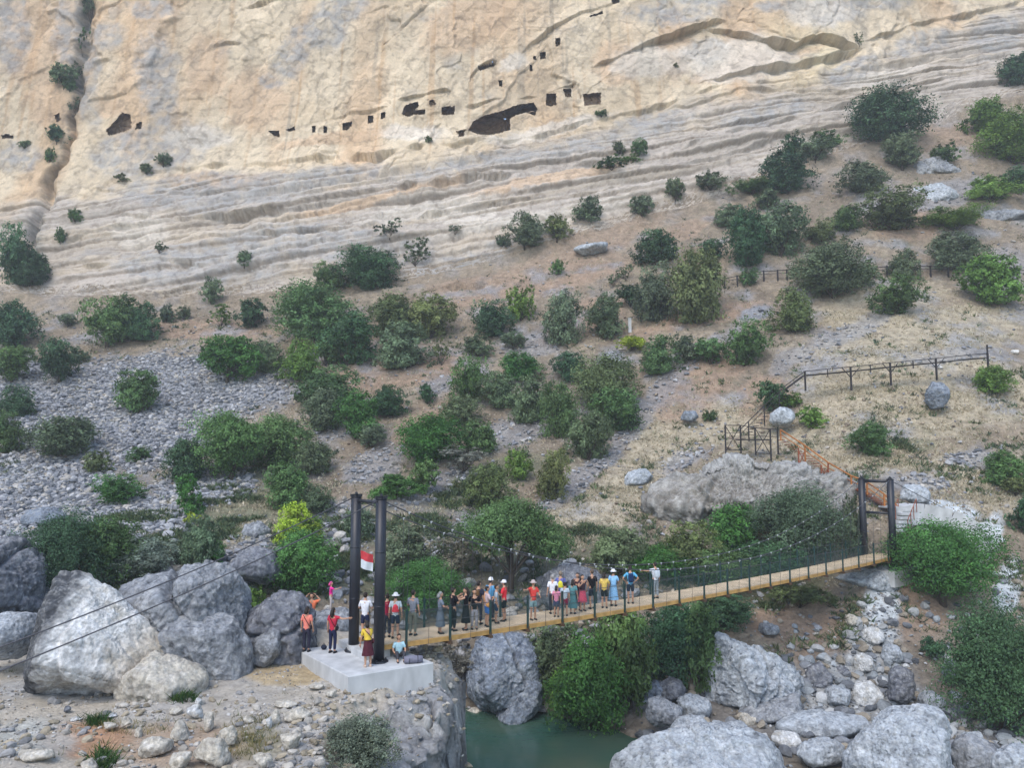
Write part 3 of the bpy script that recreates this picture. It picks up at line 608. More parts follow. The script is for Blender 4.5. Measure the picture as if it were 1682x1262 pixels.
# ------------------------------------------------------------------ boulders and stones
def ico(sub):
    import bmesh
    bm = bmesh.new(); bmesh.ops.create_icosphere(bm, subdivisions=sub, radius=1)
    V = np.array([v.co[:] for v in bm.verts]); Fc = np.array([[v.index for v in f.verts] for f in bm.faces]); bm.free(); return V, Fc
ICO = {k: ico(k) for k in (1, 2, 3, 4, 5, 6, 7)}
ROCKCOL = {  # body, patches, second patches
 'grey':  (lin(160, 164, 170, .64), lin(122, 127, 134, .58), lin(192, 194, 196, .66)),
 'dark':  (lin(136, 139, 148, .58), lin(100, 105, 114, .54), lin(172, 174, 178, .62)),
 'pale':  (lin(212, 213, 212, .76), lin(194, 186, 170, .70), lin(230, 230, 229, .78)),
 'light': (lin(186, 193, 200, .70), lin(156, 163, 170, .62), lin(212, 216, 219, .74)),
 'warm':  (lin(206, 199, 185, .74), lin(180, 172, 158, .66), lin(220, 215, 206, .76)),
 'brown': (lin(156, 150, 142, .60), lin(112, 106, 100, .54), lin(186, 182, 174, .64)),
 'blue':  (lin(146, 156, 170, .62), lin(112, 120, 134, .56), lin(182, 190, 199, .66)),
}
def boulder(name, outline, Y, depth, tone='grey', seed=0, sub=6, rough=.05, label=None, tilt=(.15, .55), group=None, extra=None, cracks=0, crop=None, smooth=True, bedded=0, fac=1.):
    """a boulder whose silhouette, seen square on, is the outline; facets fall away in front and behind"""
    r = np.random.default_rng(seed + 100)
    pts = np.array([P(x, y, Y) for x, y in outline]); ctr = pts.mean(0)
    q = pts[:, [0, 2]] - ctr[[0, 2]]
    area = .5 * np.sum(q[:, 0] * np.roll(q[:, 1], -1) - np.roll(q[:, 0], -1) * q[:, 1])
    if area < 0: q = q[::-1]
    N = []; D = []
    for i in range(len(q)):
        a, b = q[i], q[(i + 1) % len(q)]; e = b - a; L = np.linalg.norm(e)
        if L < 1e-6: continue
        n2 = np.array([e[1], -e[0]]) / L; d = n2 @ a
        if d < .05: continue
        for s in (-1, 1):
            t = r.uniform(*tilt) if s < 0 else r.uniform(.1, .6)
            v = np.array([n2[0], s * t, n2[1]]); k = np.linalg.norm(v); N.append(v / k); D.append(d / k)
    size = np.abs(q).max(0).mean()
    for s in (-1, 1):
        for k in range(4):
            v = np.array([r.uniform(-.55, .55), s, r.uniform(-.35, .6)]); v /= np.linalg.norm(v)
            N.append(v); D.append(depth * .5 * r.uniform(.82, 1.15))
    N = np.array(N); D = np.array(D)
    U, Fc = ICO[sub]
    c = U @ N.T
    rad = np.where(c > 1e-3, D[None] / np.maximum(c, 1e-3), 1e9)
    # soft minimum keeps worn edges
    m = rad.min(1); k = 14.
    soft = (np.mean(np.where(rad < 1e8, (rad / m[:, None]) ** -k, 0), 1) * rad.shape[1]) ** (-1 / k)
    V = U * (m * (.25 + .75 * soft / soft.max()) / (.25 + .75))[:, None] if False else U * (m * np.clip(soft, .95, 1.0))[:, None]
    W = V + ctr
    f1 = 1.1 / size
    f_a = fbm(W, f1, 4, gain=.55, off=seed); f_b = fbm(W, f1 * 4.2, 4, gain=.6, ridged=True, off=seed + 3); f_c = fbm(W, 3.2, 3, gain=.6, off=seed + 5)
    w1_, w2_, wi_ = worley(W + .25 * size * f_a[:, None], 1.15 / size, off=seed * 1.7)
    w3_, w4_, wj_ = worley(W + .10 * size * f_b[:, None], 3.4 / size, off=seed * .7)
    if size > 4: f_b = f_b + .7 * fbm(W, f1 * 13, 4, gain=.6, ridged=True, off=seed + 41)
    d = size * rough * (1.7 * f_a + 1.0 * f_b + fac * 1.1 * _g[wi_][:, 0] * sm(0, .10, w2_ - w1_) + fac * .55 * _g[wj_][:, 1] * sm(0, .12, w4_ - w3_) - fac * .35 * (1 - sm(0, .05, w2_ - w1_)) - fac * .3 * (1 - sm(0, .08, w4_ - w3_))) + .05 * f_c * min(1, size / 1.2) + .05 * min(1, size / 1.5) * fbm(W, 1.3, 4, gain=.6, ridged=True, off=seed + 21)
    if bedded:
        bb = (W[:, 2] * .9 - W[:, 0] * .42 + .12 * W[:, 1]) / (.34 * size) + .5 * f_a
        ly = gnoise(np.floor(bb * 2) * 3.7 + .4, W[:, 0] * .25 / size, 0 * bb + .3); d += bedded * size * (ly * sm(0, .12, bb * 2 - np.floor(bb * 2)) + .5 * np.tanh(3 * gnoise(bb * 4.3, W[:, 0] * .6 / size, 0 * bb)) + .7 * f_b)
    for ck in range(cracks):
        pn = r.normal(size=3); pn[1] *= .3; pn /= np.linalg.norm(pn)
        dd = np.abs((W - ctr) @ pn - r.uniform(-.3, .3) * size + .12 * size * f_a)
        d -= .16 * size * np.exp(-(dd / (.035 * size)) ** 2)
    e1 = V[Fc[:, 1]] - V[Fc[:, 0]]; e2 = V[Fc[:, 2]] - V[Fc[:, 0]]; fn_ = np.cross(e1, e2)
    vn = np.stack([sum(np.bincount(Fc[:, k], fn_[:, a], len(V)) for k in range(3)) for a in range(3)], 1); vn /= np.linalg.norm(vn, axis=1)[:, None] + 1e-12
    V = V + (.85 * vn + .15 * U) * d[:, None]
    base, pa, pb = ROCKCOL[tone]
    col = np.ones((len(V), 3)) * base
    col = mix(col, pa * np.ones((len(V), 3)), sm(.0, .42, fbm(W, 2.2 * f1, 4, gain=.62, off=seed + 9) + .25 * f_c) * .85)
    col = mix(col, pb * np.ones((len(V), 3)), sm(.05, .45, fbm(W, 1.6 * f1, 4, gain=.6, off=seed + 13) + .2 * f_c) * .75)
    if extra is not None: col = extra(col, W, V, size, f_c, f_a)
    spk = fbm(W, 5.5, 3, gain=.7, off=seed + 31)
    col = mix(col, np.ones((len(V), 3)) * lin(72, 74, 80, .5), sm(.12, .45, spk + .35 * f_a) * (.22 if tone in ('pale', 'warm') else .6))
    col = mix(col, np.ones((len(V), 3)) * lin(204, 204, 202, .62), sm(.15, .5, -spk + .3 * f_b) * .4)
    col = col * (1 + .14 * f_c + .07 * f_b)[:, None]
    o = link(name, np_mesh(name, V, Fc, smooth, col), M['rock'], label=label, category='boulder' if name == 'boulder' else 'rock', group=group)
    o.location = ctr
    return o
def pale_face(col, W, V, size, f_c, f_a):
    # fresh pale broken face in front, weathered grey on the left shoulder
    t = sm(-.12, .10, V[:, 0] / size + .22 + .5 * V[:, 2] / size * -.35 + .22 * f_a + .1 * f_c)
    g = np.ones_like(col) * lin(104, 107, 112) * .5
    c = mix(g * (1 + .3 * f_c)[:, None], col, t)
    warm = np.ones_like(col) * lin(206, 186, 156) * .64
    return mix(c, warm, sm(.35, .9, V[:, 0] / size - .45 * V[:, 2] / size + .3 * f_a) * .7)
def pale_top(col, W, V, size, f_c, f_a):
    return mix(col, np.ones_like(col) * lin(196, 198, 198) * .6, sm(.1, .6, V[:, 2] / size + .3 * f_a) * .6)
B = boulder
B('boulder', [(48, 1080), (62, 1010), (84, 948), (100, 936), (122, 934), (172, 950), (216, 978), (240, 1010), (262, 1045), (300, 1080), (310, 1160), (40, 1160)], 28.6, 5.0, 'pale', 1, 7, .030, 'large white-faced boulder with a peaked top on the gravel terrace', extra=pale_face, tilt=(.3, .8))
B('boulder', [(190, 958), (240, 940), (310, 922), (345, 919), (385, 938), (398, 965), (402, 1010), (412, 1060), (412, 1130), (330, 1140), (240, 1120), (205, 1000)], 31.2, 5.0, 'grey', 2, 7, .045, 'huge grey boulder leaning behind the white-faced boulder', cracks=1, tilt=(.1, .45))
B('boulder', [(262, 1040), (290, 1010), (330, 1005), (385, 1015), (412, 1062), (412, 1130), (330, 1140), (280, 1100)], 29.6, 2.6, 'grey', 3, 6, .04, 'lower grey block against the foot of the huge grey boulder')
B('boulder', [(404, 1010), (430, 982), (470, 971), (500, 980), (516, 1010), (520, 1060), (510, 1120), (410, 1125)], 32.2, 3.4, 'dark', 4, 6, .06, 'dark grey knobbly boulder beside the left end of the concrete slab', cracks=1)
B('boulder', [(190, 1130), (215, 1092), (255, 1070), (290, 1080), (340, 1104), (340, 1160), (200, 1160)], 28.0, 3.0, 'warm', 51, 6, .05, 'low cream broken apron of rock at the right foot of the white-faced boulder')
B('boulder', [(414, 1092), (420, 1050), (448, 1030), (462, 1036), (462, 1070), (440, 1096)], 30.6, 1.0, 'grey', 5, 5, .05, 'small upright grey slab leaning on the dark knobbly boulder')
B('boulder', [(-40, 1080), (-30, 1016), (10, 1007), (50, 1010), (58, 1030), (52, 1062), (30, 1085)], 29.5, 2.4, 'light', 6, 6, .03, 'pale blue-grey boulder cut by the left edge of the photograph')
B('boulder', [(-60, 1010), (-60, 905), (-10, 888), (40, 884), (62, 920), (70, 1000), (40, 1015)], 42, 6, 'dark', 7, 6, .07, 'dark blue-grey crag behind the pale boulder at the left edge', cracks=2)
B('boulder', [(-10, 1005), (-5, 950), (40, 940), (80, 985), (80, 1020), (20, 1030)], 43, 4, 'grey', 8, 6, .07, 'dappled grey crag below the large dark green tree at the left')
B('boulder', [(510, 1050), (520, 1012), (550, 1000), (582, 1006), (590, 1040), (585, 1062)], 35.0, 2.4, 'grey', 9, 5, .05, 'grey rock under the feet of the person in pink')
B('boulder', [(770, 1140), (772, 1085), (790, 1052), (830, 1042), (866, 1050), (886, 1075), (890, 1130), (870, 1165), (840, 1182), (800, 1176)], 46.2, 5.0, 'blue', 10, 7, .055, 'tall blue-grey boulder standing in the river under the bridge', cracks=1, tilt=(.2, .6))
B('boulder', [(812, 1178), (830, 1150), (870, 1112), (890, 1120), (892, 1160), (870, 1182), (840, 1190)], 44.6, 2.4, 'blue', 11, 6, .05, 'rounded block at the waterline in front of the tall blue-grey boulder')
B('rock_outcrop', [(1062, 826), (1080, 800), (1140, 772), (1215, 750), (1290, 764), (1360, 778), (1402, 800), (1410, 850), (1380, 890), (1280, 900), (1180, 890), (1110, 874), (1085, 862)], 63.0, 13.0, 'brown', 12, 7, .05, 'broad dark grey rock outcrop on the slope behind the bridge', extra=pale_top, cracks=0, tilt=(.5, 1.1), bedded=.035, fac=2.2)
B('boulder', [(1158, 1150), (1166, 1095), (1172, 1040), (1205, 1036), (1245, 1062), (1300, 1082), (1318, 1120), (1312, 1150), (1250, 1160), (1200, 1172)], 44.6, 6.5, 'light', 13, 7, .045, 'big cracked grey boulder below the right half of the bridge', cracks=2, tilt=(.2, .7), bedded=.02, fac=1.8)
B('boulder', [(1210, 1172), (1260, 1150), (1312, 1138), (1318, 1166), (1290, 1185), (1230, 1190)], 42.0, 3.0, 'grey', 14, 5, .05, 'slab wedged under the big cracked grey boulder')
B('boulder', [(995, 1262), (1004, 1240), (1040, 1215), (1090, 1200), (1150, 1196), (1220, 1196), (1265, 1206), (1288, 1240), (1300, 1300), (1230, 1340), (1060, 1340)], 35.4, 6.5, 'light', 15, 7, .04, 'broad pale boulder beside the river at the bottom of the photograph', tilt=(.4, .9))
B('boulder', [(1388, 1262), (1400, 1225), (1440, 1180), (1490, 1160), (1540, 1166), (1560, 1200), (1568, 1262), (1570, 1340), (1400, 1340)], 34.2, 5.0, 'light', 16, 7, .035, 'tall pale grey boulder at the bottom right corner', tilt=(.3, .8))
B('boulder', [(1458, 1150), (1462, 1105), (1480, 1094), (1500, 1104), (1500, 1140), (1484, 1160)], 43.6, 1.3, 'dark', 17, 5, .05, 'dark upright block among the pale rubble chute')
B('boulder', [(1306, 1240), (1320, 1218), (1360, 1212), (1388, 1226), (1386, 1252), (1330, 1262)], 36.6, 1.3, 'light', 18, 5, .05, 'flat-topped rock between the two pale bottom boulders')
B('boulder', [(1322, 1130), (1326, 1098), (1350, 1090), (1366, 1110), (1364, 1148), (1340, 1160)], 46.0, 1.4, 'dark', 19, 5, .06, 'dark rock right of the big cracked boulder')
B('boulder', [(1398, 1150), (1402, 1124), (1430, 1120), (1450, 1140), (1436, 1162), (1410, 1164)], 44.0, 1.2, 'pale', 20, 5, .05, 'white block left of the dark upright block')
B('boulder', [(1270, 1195), (1290, 1180), (1350, 1170), (1420, 1176), (1440, 1196), (1390, 1212), (1300, 1212)], 40.5, 2.4, 'light', 21, 5, .04, 'long pale slab behind the bottom boulders')
B('boulder', [(1060, 1180), (1064, 1150), (1090, 1146), (1120, 1165), (1116, 1192), (1080, 1196)], 40.5, 1.4, 'grey', 22, 5, .06, 'grey rock on the river bank right of the bright green tree')
B('boulder', [(1100, 1198), (1110, 1182), (1150, 1176), (1168, 1190), (1150, 1204), (1112, 1206)], 38.5, 1.2, 'light', 23, 5, .05, 'flat pale rock just above the broad bottom boulder')
B('boulder', [(1050, 1150), (1054, 1126), (1080, 1118), (1100, 1132), (1096, 1152), (1070, 1160)], 44, 1.2, 'blue', 24, 5, .06, 'blue-grey rock at the edge of the bright green tree')
B('boulder', [(1566, 1262), (1570, 1220), (1590, 1205), (1620, 1216), (1640, 1240), (1640, 1290), (1580, 1300)], 34.8, 1.8, 'grey', 25, 5, .06, 'jagged grey rock right of the tall pale bottom boulder')
B('boulder', [(1630, 1270), (1636, 1238), (1660, 1226), (1700, 1230), (1720, 1262), (1680, 1290)], 33.8, 1.6, 'light', 26, 5, .05, 'pale rock in the extreme bottom right corner')
B('boulder', [(1548, 1110), (1552, 1086), (1576, 1080), (1584, 1100), (1570, 1114)], 46, 1.0, 'blue', 27, 4, .05, 'blue-grey rock beside the big dark bush at the right edge')
B('boulder', [(1364, 1112), (1372, 1098), (1392, 1096), (1398, 1112), (1384, 1122)], 47, .8, 'dark', 28, 4, .06, 'small dark rock on the bare earth under the bridge end')
B('boulder', [(1524, 660), (1524, 640), (1530, 626), (1548, 628), (1560, 646), (1558, 658), (1542, 672), (1532, 672)], 73.5, 1.8, 'blue', 30, 5, .05, 'single blue-grey standing rock in the straw grass below the walkway')
B('boulder', [(1264, 692), (1266, 678), (1284, 668), (1300, 672), (1304, 688), (1296, 700), (1274, 700)], 75, 1.8, 'light', 31, 5, .05, 'pale rounded rock in the green shrubs at the foot of the steep stairs')
B('boulder', [(1486, 340), (1496, 308), (1545, 300), (1580, 318), (1578, 345), (1530, 365), (1500, 362)], 121, 8, 'light', 32, 6, .05, 'large pale slab of bedrock between bushes high on the right slope', tilt=(.6, 1.2))
B('boulder', [(1490, 290), (1500, 270), (1540, 262), (1590, 278), (1620, 300), (1560, 312), (1500, 306)], 127, 7, 'grey', 33, 6, .06, 'grey weathered slab above the large pale slab', tilt=(.6, 1.2))
B('boulder', [(1604, 372), (1612, 348), (1650, 345), (1690, 352), (1690, 376), (1630, 380)], 115, 5, 'grey', 34, 5, .05, 'grey slab beside the low bright shrubs at the right edge')
B('boulder', [(1476, 820), (1484, 798), (1510, 795), (1528, 810), (1524, 828), (1496, 834)], 62, 2.0, 'light', 35, 5, .05, 'pale flat rock just right of the far bridge tower')
B('boulder', [(884, 985), (890, 945), (930, 926), (985, 934), (1000, 965), (996, 1000), (900, 1002)], 51.5, 4, 'dark', 36, 6, .05, 'dark purple-grey rock behind the people in the middle of the bridge')
B('boulder', [(380, 950), (388, 915), (420, 898), (455, 905), (462, 940), (440, 962)], 47, 3, 'dark', 37, 5, .07, 'dark broken rock up the slope behind the huge grey boulder')
B('boulder', [(395, 880), (402, 862), (428, 858), (446, 874), (436, 890)], 56, 2.4, 'grey', 38, 5, .07, 'grey rock among dry grass left of the yellow-green tree')
B('boulder', [(1086, 650), (1092, 632), (1118, 626), (1128, 640), (1116, 654)], 87, 2, 'light', 39, 4, .06, 'pale rock in the stony gully on the open slope')
B('boulder', [(1118, 690), (1124, 676), (1142, 674), (1148, 686), (1136, 694)], 79.5, 1.4, 'blue', 40, 4, .06, 'small blue-grey rock in dry grass below the stony gully')
B('boulder', [(1020, 802), (1030, 778), (1060, 768), (1074, 784), (1056, 804)], 69, 2.6, 'light', 41, 5, .05, 'pale slab in dry grass left of the dark rock outcrop')
B('boulder', [(128, 748), (134, 732), (160, 728), (176, 742), (166, 756), (140, 758)], 77.5, 2.4, 'light', 42, 5, .05, 'pale slab in the scree below the olive shrubs')
B('boulder', [(40, 860), (46, 838), (90, 832), (112, 850), (100, 866), (56, 870)], 57.5, 3.0, 'blue', 43, 5, .05, 'flat blue-grey slab in the coarse scree above the dark green tree')
B('boulder', [(940, 410), (955, 402), (1000, 398), (996, 412), (960, 420)], 119, 4, 'light', 44, 5, .05, 'pale ledge of rock on the tan slope left of the dark round bush')
B('boulder', [(1366, 948), (1410, 938), (1472, 928), (1482, 960), (1455, 978), (1405, 970)], 54.6, 2.6, 'light', 61, 6, .04, 'smooth pale rock under the far end of the deck')
MORE = [(1142, 1160, 64, 40, 42.5, 'light', 'pale angular block between the big cracked boulder and the green tree'), (1200, 1200, 76, 30, 39.5, 'light', 'long low pale rock behind the broad bottom boulder'), (1292, 1214, 50, 30, 38.0, 'pale', 'white angular rock behind the flat-topped rock'), (1374, 1190, 60, 30, 41.0, 'pale', 'whitish slab leaning toward the tall bottom boulder'),
 (1446, 1200, 46, 34, 39, 'grey', 'grey angular rock behind the left shoulder of the tall bottom boulder'), (1376, 1142, 44, 34, 44.5, 'light', 'pale angular rock right of the dark rock'), (1420, 1086, 40, 28, 47.5, 'pale', 'white rock in the upper part of the pale chute'), (1466, 1072, 36, 30, 48.5, 'light', 'pale rock on the right side of the chute'),
 (1436, 1042, 40, 26, 50.5, 'pale', 'white rock near the top of the chute under the bridge end'), (1398, 1014, 26, 18, 52.0, 'warm', 'cream stone on bare earth under the bridge end'), (1262, 1030, 50, 18, 50.0, 'grey', 'grey rock peeking above the big cracked boulder'), (1596, 1212, 40, 30, 38.5, 'light', 'pale rock at the foot of the big dark bush'),
 (1530, 1150, 44, 26, 42.5, 'light', 'pale rock behind the tall bottom boulder'), (1230, 1178, 40, 22, 41, 'warm', 'cream rock on the gravel left of the long pale slab'), (1100, 1130, 50, 34, 43.5, 'dark', 'dark rock in the shade of the bright green tree'), (1336, 1178, 40, 20, 41.6, 'blue', 'blue-grey rock behind the long pale slab'), (730, 1150, 50, 24, 45.5, 'warm', 'pale stone bank at the far waterline left of the tall boulder'), (775, 1170, 40, 18, 45.0, 'warm', 'small pale rock at the waterline beside the tall boulder')]
for i, (x, y, a_, b_, Y, tn, lb) in enumerate(MORE):
    rr_ = np.random.default_rng(700 + i); n_ = 7; th = np.arange(n_) * 2 * PI / n_ + rr_.uniform(-.3, .3, n_); q_ = rr_.uniform(.78, 1.12, n_)
    B('boulder', [(x + a_ / 2 * k * math.cos(t), y + 4 - b_ / 2 * 1.25 * k * math.sin(t)) for k, t in zip(q_, th)], float(nearest(H, x, y + b_ * .3)[0][1]) - .2, a_ / F * Y * 1.0, tn, 400 + i, 5, .06, lb)
# loose rocks on the terrace in front
fr = np.random.default_rng(21)
def loose(x, y, wpx, hpx, Y, tone, label, seed, sub=5, rough=.05):
    n = 8; th = np.sort(fr.uniform(0, 2 * PI, n) * .25 + np.arange(n) * 2 * PI / n)
    rr = fr.uniform(.82, 1.1, n)
    out = [(x + wpx / 2 * a * math.cos(t), y - hpx / 2 * a * math.sin(t)) for a, t in zip(rr, th)]
    S_ = H if Y > 60 else NB; Y = float(nearest(S_, x, y + hpx * .26)[0][1]) - (.10 if Y < 60 else 0)
    return B('rock', out, Y, wpx / F * Y * fr.uniform(.7, 1.0), tone, seed, sub, rough, label)
LOOSE = [(321, 1171, 32, 30, 25.4, 'pale', 'white block topmost in the heap of loose rocks on the terrace'), (327, 1153, 14, 14, 26, 'pale', 'small white stone perched behind the white block'), (343, 1188, 20, 40, 24.8, 'warm', 'tall cream rock right of the white block in the heap'),
 (300, 1203, 40, 40, 24.3, 'warm', 'grey slanting slab left of the tall cream rock'), (254, 1228, 62, 40, 23.0, 'warm', 'cream boulder with a dark hollow under it, lower left of the heap'), (347, 1240, 58, 56, 22.6, 'warm', 'largest rounded cream rock at the front of the heap'),
 (374, 1210, 32, 42, 24.0, 'warm', 'pale oval rock right of the largest rounded cream rock'), (290, 1168, 24, 14, 25.6, 'warm', 'flat cream stone left of the white block'), (180, 1193, 26, 18, 24.4, 'warm', 'pale stone beside the orange soil patch'),
 (207, 1188, 22, 26, 24.5, 'warm', 'upright stone in a tuft right of the orange soil'), (183, 1176, 22, 10, 25.3, 'pale', 'thin white stone lying above the orange soil'), (126, 1182, 24, 9, 25.1, 'pale', 'flat white stone on the gravel left of the thin white stone'),
 (146, 1262, 26, 30, 21.4, 'warm', 'grey stone cut by the bottom edge beside the green tuft'), (298, 1250, 44, 40, 22.2, 'warm', 'grey rock between the two cream rocks at the front'), (470, 1157, 40, 18, 26.4, 'warm', 'flat rock on the edge of the terrace below the slab'),
 (452, 1180, 20, 34, 25.0, 'warm', 'narrow leaning stone at the terrace edge'), (442, 1188, 12, 24, 24.7, 'pale', 'thin white splinter of rock beside the leaning stone'), (490, 1175, 50, 26, 25.4, 'warm', 'wide pale rock on the lip above the rocky drop'),
 (522, 1190, 30, 44, 24.6, 'warm', 'yellowish rock stuck in the lip of the terrace'), (478, 1215, 40, 44, 23.6, 'warm', 'grey block below the wide pale rock'), (520, 1128, 26, 14, 27.6, 'warm', 'small stone against the corner of the concrete slab'),
 (545, 1140, 22, 16, 26.9, 'warm', 'grey stone under the front corner of the concrete slab'), (270, 1118, 18, 6, 28, 'pale', 'flat pale stone on the gravel track'), (410, 1182, 24, 14, 25, 'warm', 'low grey stone in the weeds'), (228, 1205, 16, 20, 24, 'warm', 'small cream stone left of the slanting slab'),
 (110, 1166, 14, 12, 25.6, 'dark', 'small dark stone on the gravel track'), (60, 1240, 60, 22, 22.2, 'warm', 'low pale rock half buried at the bottom left'), (430, 1250, 50, 24, 22, 'warm', 'half buried grey rock at the bottom of the terrace')]
for i, (x, y, a, b, Y, tn, lb) in enumerate(LOOSE): loose(x, y, a, b, Y, tn, lb, 200 + i)
MARK = [(1545, 604, 9, 5, 75.3), (1668, 579, 18, 9, 79), (700, 634, 6, 5, 92), (1174, 692, 5, 5, 80)]
for (x, y, a, b, Y), lb in zip(MARK, ['small white stone under the walkway', 'bright white stone at the right edge by the walkway end', 'white stone beside the small dark bush on the middle slope', 'white stone next to the tiny shrub on the dry slope']):
    o = loose(x, y, a, b, Y, 'pale', lb, 300 + x, 4); o.data.materials.clear(); o.data.materials.append(M['whitestone'])

def stones(name, S, weights, n, smin, smax, seed, cols, label=None, flat=.6, mask=None, sub2=.5):
    r = np.random.default_rng(seed)
    Vg = S['V'].reshape(-1, 3); wgt = weights.ravel().astype(float); wgt = np.clip(wgt, 0, None); wgt /= wgt.sum()
    idx = r.choice(len(Vg), n, p=wgt)
    Vs, Fs, Cs, off = [], [], [], 0
    protos = {}
    for sb in (1, 2):
        for k in range(10):
            U, Fc = ICO[sb]
            nn = r.normal(size=(8, 3)); nn /= np.linalg.norm(nn, axis=1)[:, None]; dd = r.uniform(.42, .9, 8)
            c = U @ nn.T; rad = np.where(c > .05, dd / np.maximum(c, .05), 9).min(1); rad = np.minimum(rad, 1.05)
            protos[sb, k] = (U * rad[:, None], Fc)
    size = smin * (smax / smin) ** (r.random(n) ** 2.2)
    for i, s in zip(idx, size):
        U, Fc = protos[2 if s > sub2 else 1, r.integers(10)]
        a = r.uniform(0, 2 * PI); ca, sa = math.cos(a), math.sin(a)
        sc = np.array([r.uniform(.7, 1.2), r.uniform(.7, 1.2), r.uniform(flat * .7, flat * 1.4)]) * s * .5
        v = U * sc; t = r.uniform(-.5, .5); ct, st_ = math.cos(t), math.sin(t)
        v = np.stack([v[:, 0], v[:, 1] * ct - v[:, 2] * st_, v[:, 1] * st_ + v[:, 2] * ct], 1)
        v = np.stack([v[:, 0] * ca - v[:, 1] * sa, v[:, 0] * sa + v[:, 1] * ca, v[:, 2]], 1)
        v = v + Vg[i] + np.array([r.uniform(-.1, .1), r.uniform(-.1, .1), s * .12])
        Vs.append(v); Fs.append(Fc + off); off += len(v)
        c0 = cols[r.integers(len(cols))] * r.uniform(.72, 1.25)
        Cs.append(np.ones((len(v), 3)) * c0)
    return link(name, np_mesh(name, np.concatenate(Vs), np.concatenate(Fs), False, np.concatenate(Cs)), M['stone'], label=label, kind='stuff')
vis = ((H['xi'] > -60) & (H['xi'] < 1740)).astype(float)
scr = wsum(H, SCREE, 16)
smain = wsum(H, SCREE[:8], 16); sbank = wsum(H, [b for b in SCREE if b[1] > 1050], 12)
far_scree = (smain + .22 * np.maximum(scr - smain, 0)) * vis * sm(2.9, 3.3, H['lv']) * (1 - sm(6.4, 6.9, H['lv']))
gcol = [lin(172, 173, 177, .68), lin(154, 156, 162, .64), lin(186, 186, 188, .70), lin(134, 137, 144, .60), lin(196, 190, 182, .68)]
stones('scree_stones', H, far_scree, 50000, .12, .75, 5, gcol, 'loose grey blocks covering the scree slopes', sub2=.6)
stones('hillside_stones', H, vis * sm(2.6, 3.2, H['lv']) * (1 - sm(6.7, 7.1, H['lv'])) * (.12 + sm(-.1, .5, fbm(H['G'], .12, 3, off=33))), 12000, .08, .65, 6, gcol + [lin(186, 170, 150, .6), lin(160, 144, 128, .56), lin(200, 186, 168, .64)], 'scattered stones on the dry slope', sub2=.8)
bankm = vis * sm(.95, 1.3, H['lv']) * (1 - sm(2.8, 3.2, H['lv'])) * sm(930, 1100, H['xi'])
stones('bank_rubble', H, bankm * (.25 + sm(.1, .6, wsum(H, PALE + SCREE[-6:], 10))), 3600, .10, 1.0, 8, [lin(176, 182, 186, .62), lin(150, 154, 160, .58), lin(196, 198, 198, .64), lin(122, 126, 132, .55), lin(176, 166, 150, .6)], 'grey rubble of the river bank', sub2=.45)
stones('bank_stones', H, vis * sm(1.6, 2, H['lv']) * (1 - sm(3.2, 3.6, H['lv'])) * (1 - sm(930, 1100, H['xi'])), 1800, .25, 1.4, 9, gcol, 'stones on the bank behind the boulders', sub2=.6)
nbv = ((bx_ > -40) & (bx_ < 800) & (by_ < 1300)).astype(float)
stones('terrace_gravel', NB, nbv * (bd < .2) * sm(16.5, 18, BY) * (.15 + sm(-.1, .4, bn2)), 5500, .03, .15, 12, [lin(200, 194, 184, .64), lin(170, 168, 166, .6), lin(182, 168, 148, .6), lin(214, 212, 208, .66)], 'gravel on the terrace', sub2=.11)
stones('terrace_rubble', NB, nbv * sm(-2.2, -.3, bd) * (1 - sm(.8, 2.5, bd)) * sm(17, 18, BY) + nbv * (bd < .3) * sm(1120, 1180, by_) * sm(-.2, .3, bn2) * .5, 2600, .05, .42, 13, [lin(200, 194, 184, .64), lin(170, 170, 170, .6), lin(190, 178, 156, .6)], 'broken stone along the terrace edge', sub2=.15)
# dry grass and low weeds
def tufts(name, S, weights, n, h0, h1, seed, cols, label, blades=5, spread=.5, wd=.05):
    r = np.random.default_rng(seed); Vg = S['V'].reshape(-1, 3); wgt = weights.ravel().astype(float); wgt = np.clip(wgt, 0, None); wgt /= wgt.sum()
    idx = np.repeat(r.choice(len(Vg), n, p=wgt), blades); m = len(idx)
    h = np.repeat(r.uniform(h0, h1, n), blades) * r.uniform(.6, 1.2, m)
    base = Vg[idx] + np.stack([r.normal(0, .35, m) * h, r.normal(0, .35, m) * h, -.03 + 0 * h], 1)
    a = r.uniform(0, 2 * PI, m); lean = np.stack([r.normal(0, spread, m), r.normal(0, spread, m), np.ones(m)], 1) * h[:, None]
    s = np.stack([np.cos(a), np.sin(a), 0 * a], 1) * (wd * h / .3)[:, None]
    V = np.stack([base - s, base + s, base + lean * .6 + s * .8, base + lean], 1).reshape(-1, 3)
    Fc = np.arange(4 * m).reshape(-1, 4)
    c = np.array(cols)[np.repeat(r.integers(0, len(cols), n), blades)] * r.uniform(.75, 1.2, m)[:, None]
    return link(name, np_mesh(name, V, Fc, False, np.repeat(c, 4, 0)), M['stone'], label=label, kind='stuff')
gm = vis * sm(3.0, 3.6, H['lv']) * (1 - sm(6.3, 6.9, H['lv'])) * (1 - scr)
tancols = [lin(204, 191, 164, .72), lin(190, 176, 150, .68), lin(212, 202, 178, .74), lin(178, 169, 142, .66)]
tufts('dry_grass', H, gm * (.45 + wsum(H, TAN, 14)) * (.3 + sm(-.2, .4, H['ter'])), 30000, .09, .27, 15, tancols, 'straw-coloured dry grass on the slope', wd=.06)
weedcols = [lin(112, 132, 92, .6), lin(128, 136, 98, .6), lin(98, 118, 92, .6)]
wm_ = gm * .0 + vis * (wsum(H, WEED, 16) + .06 * (1 - scr)) * sm(2.2, 2.6, H['lv']) * (1 - sm(6.3, 6.9, H['lv']))
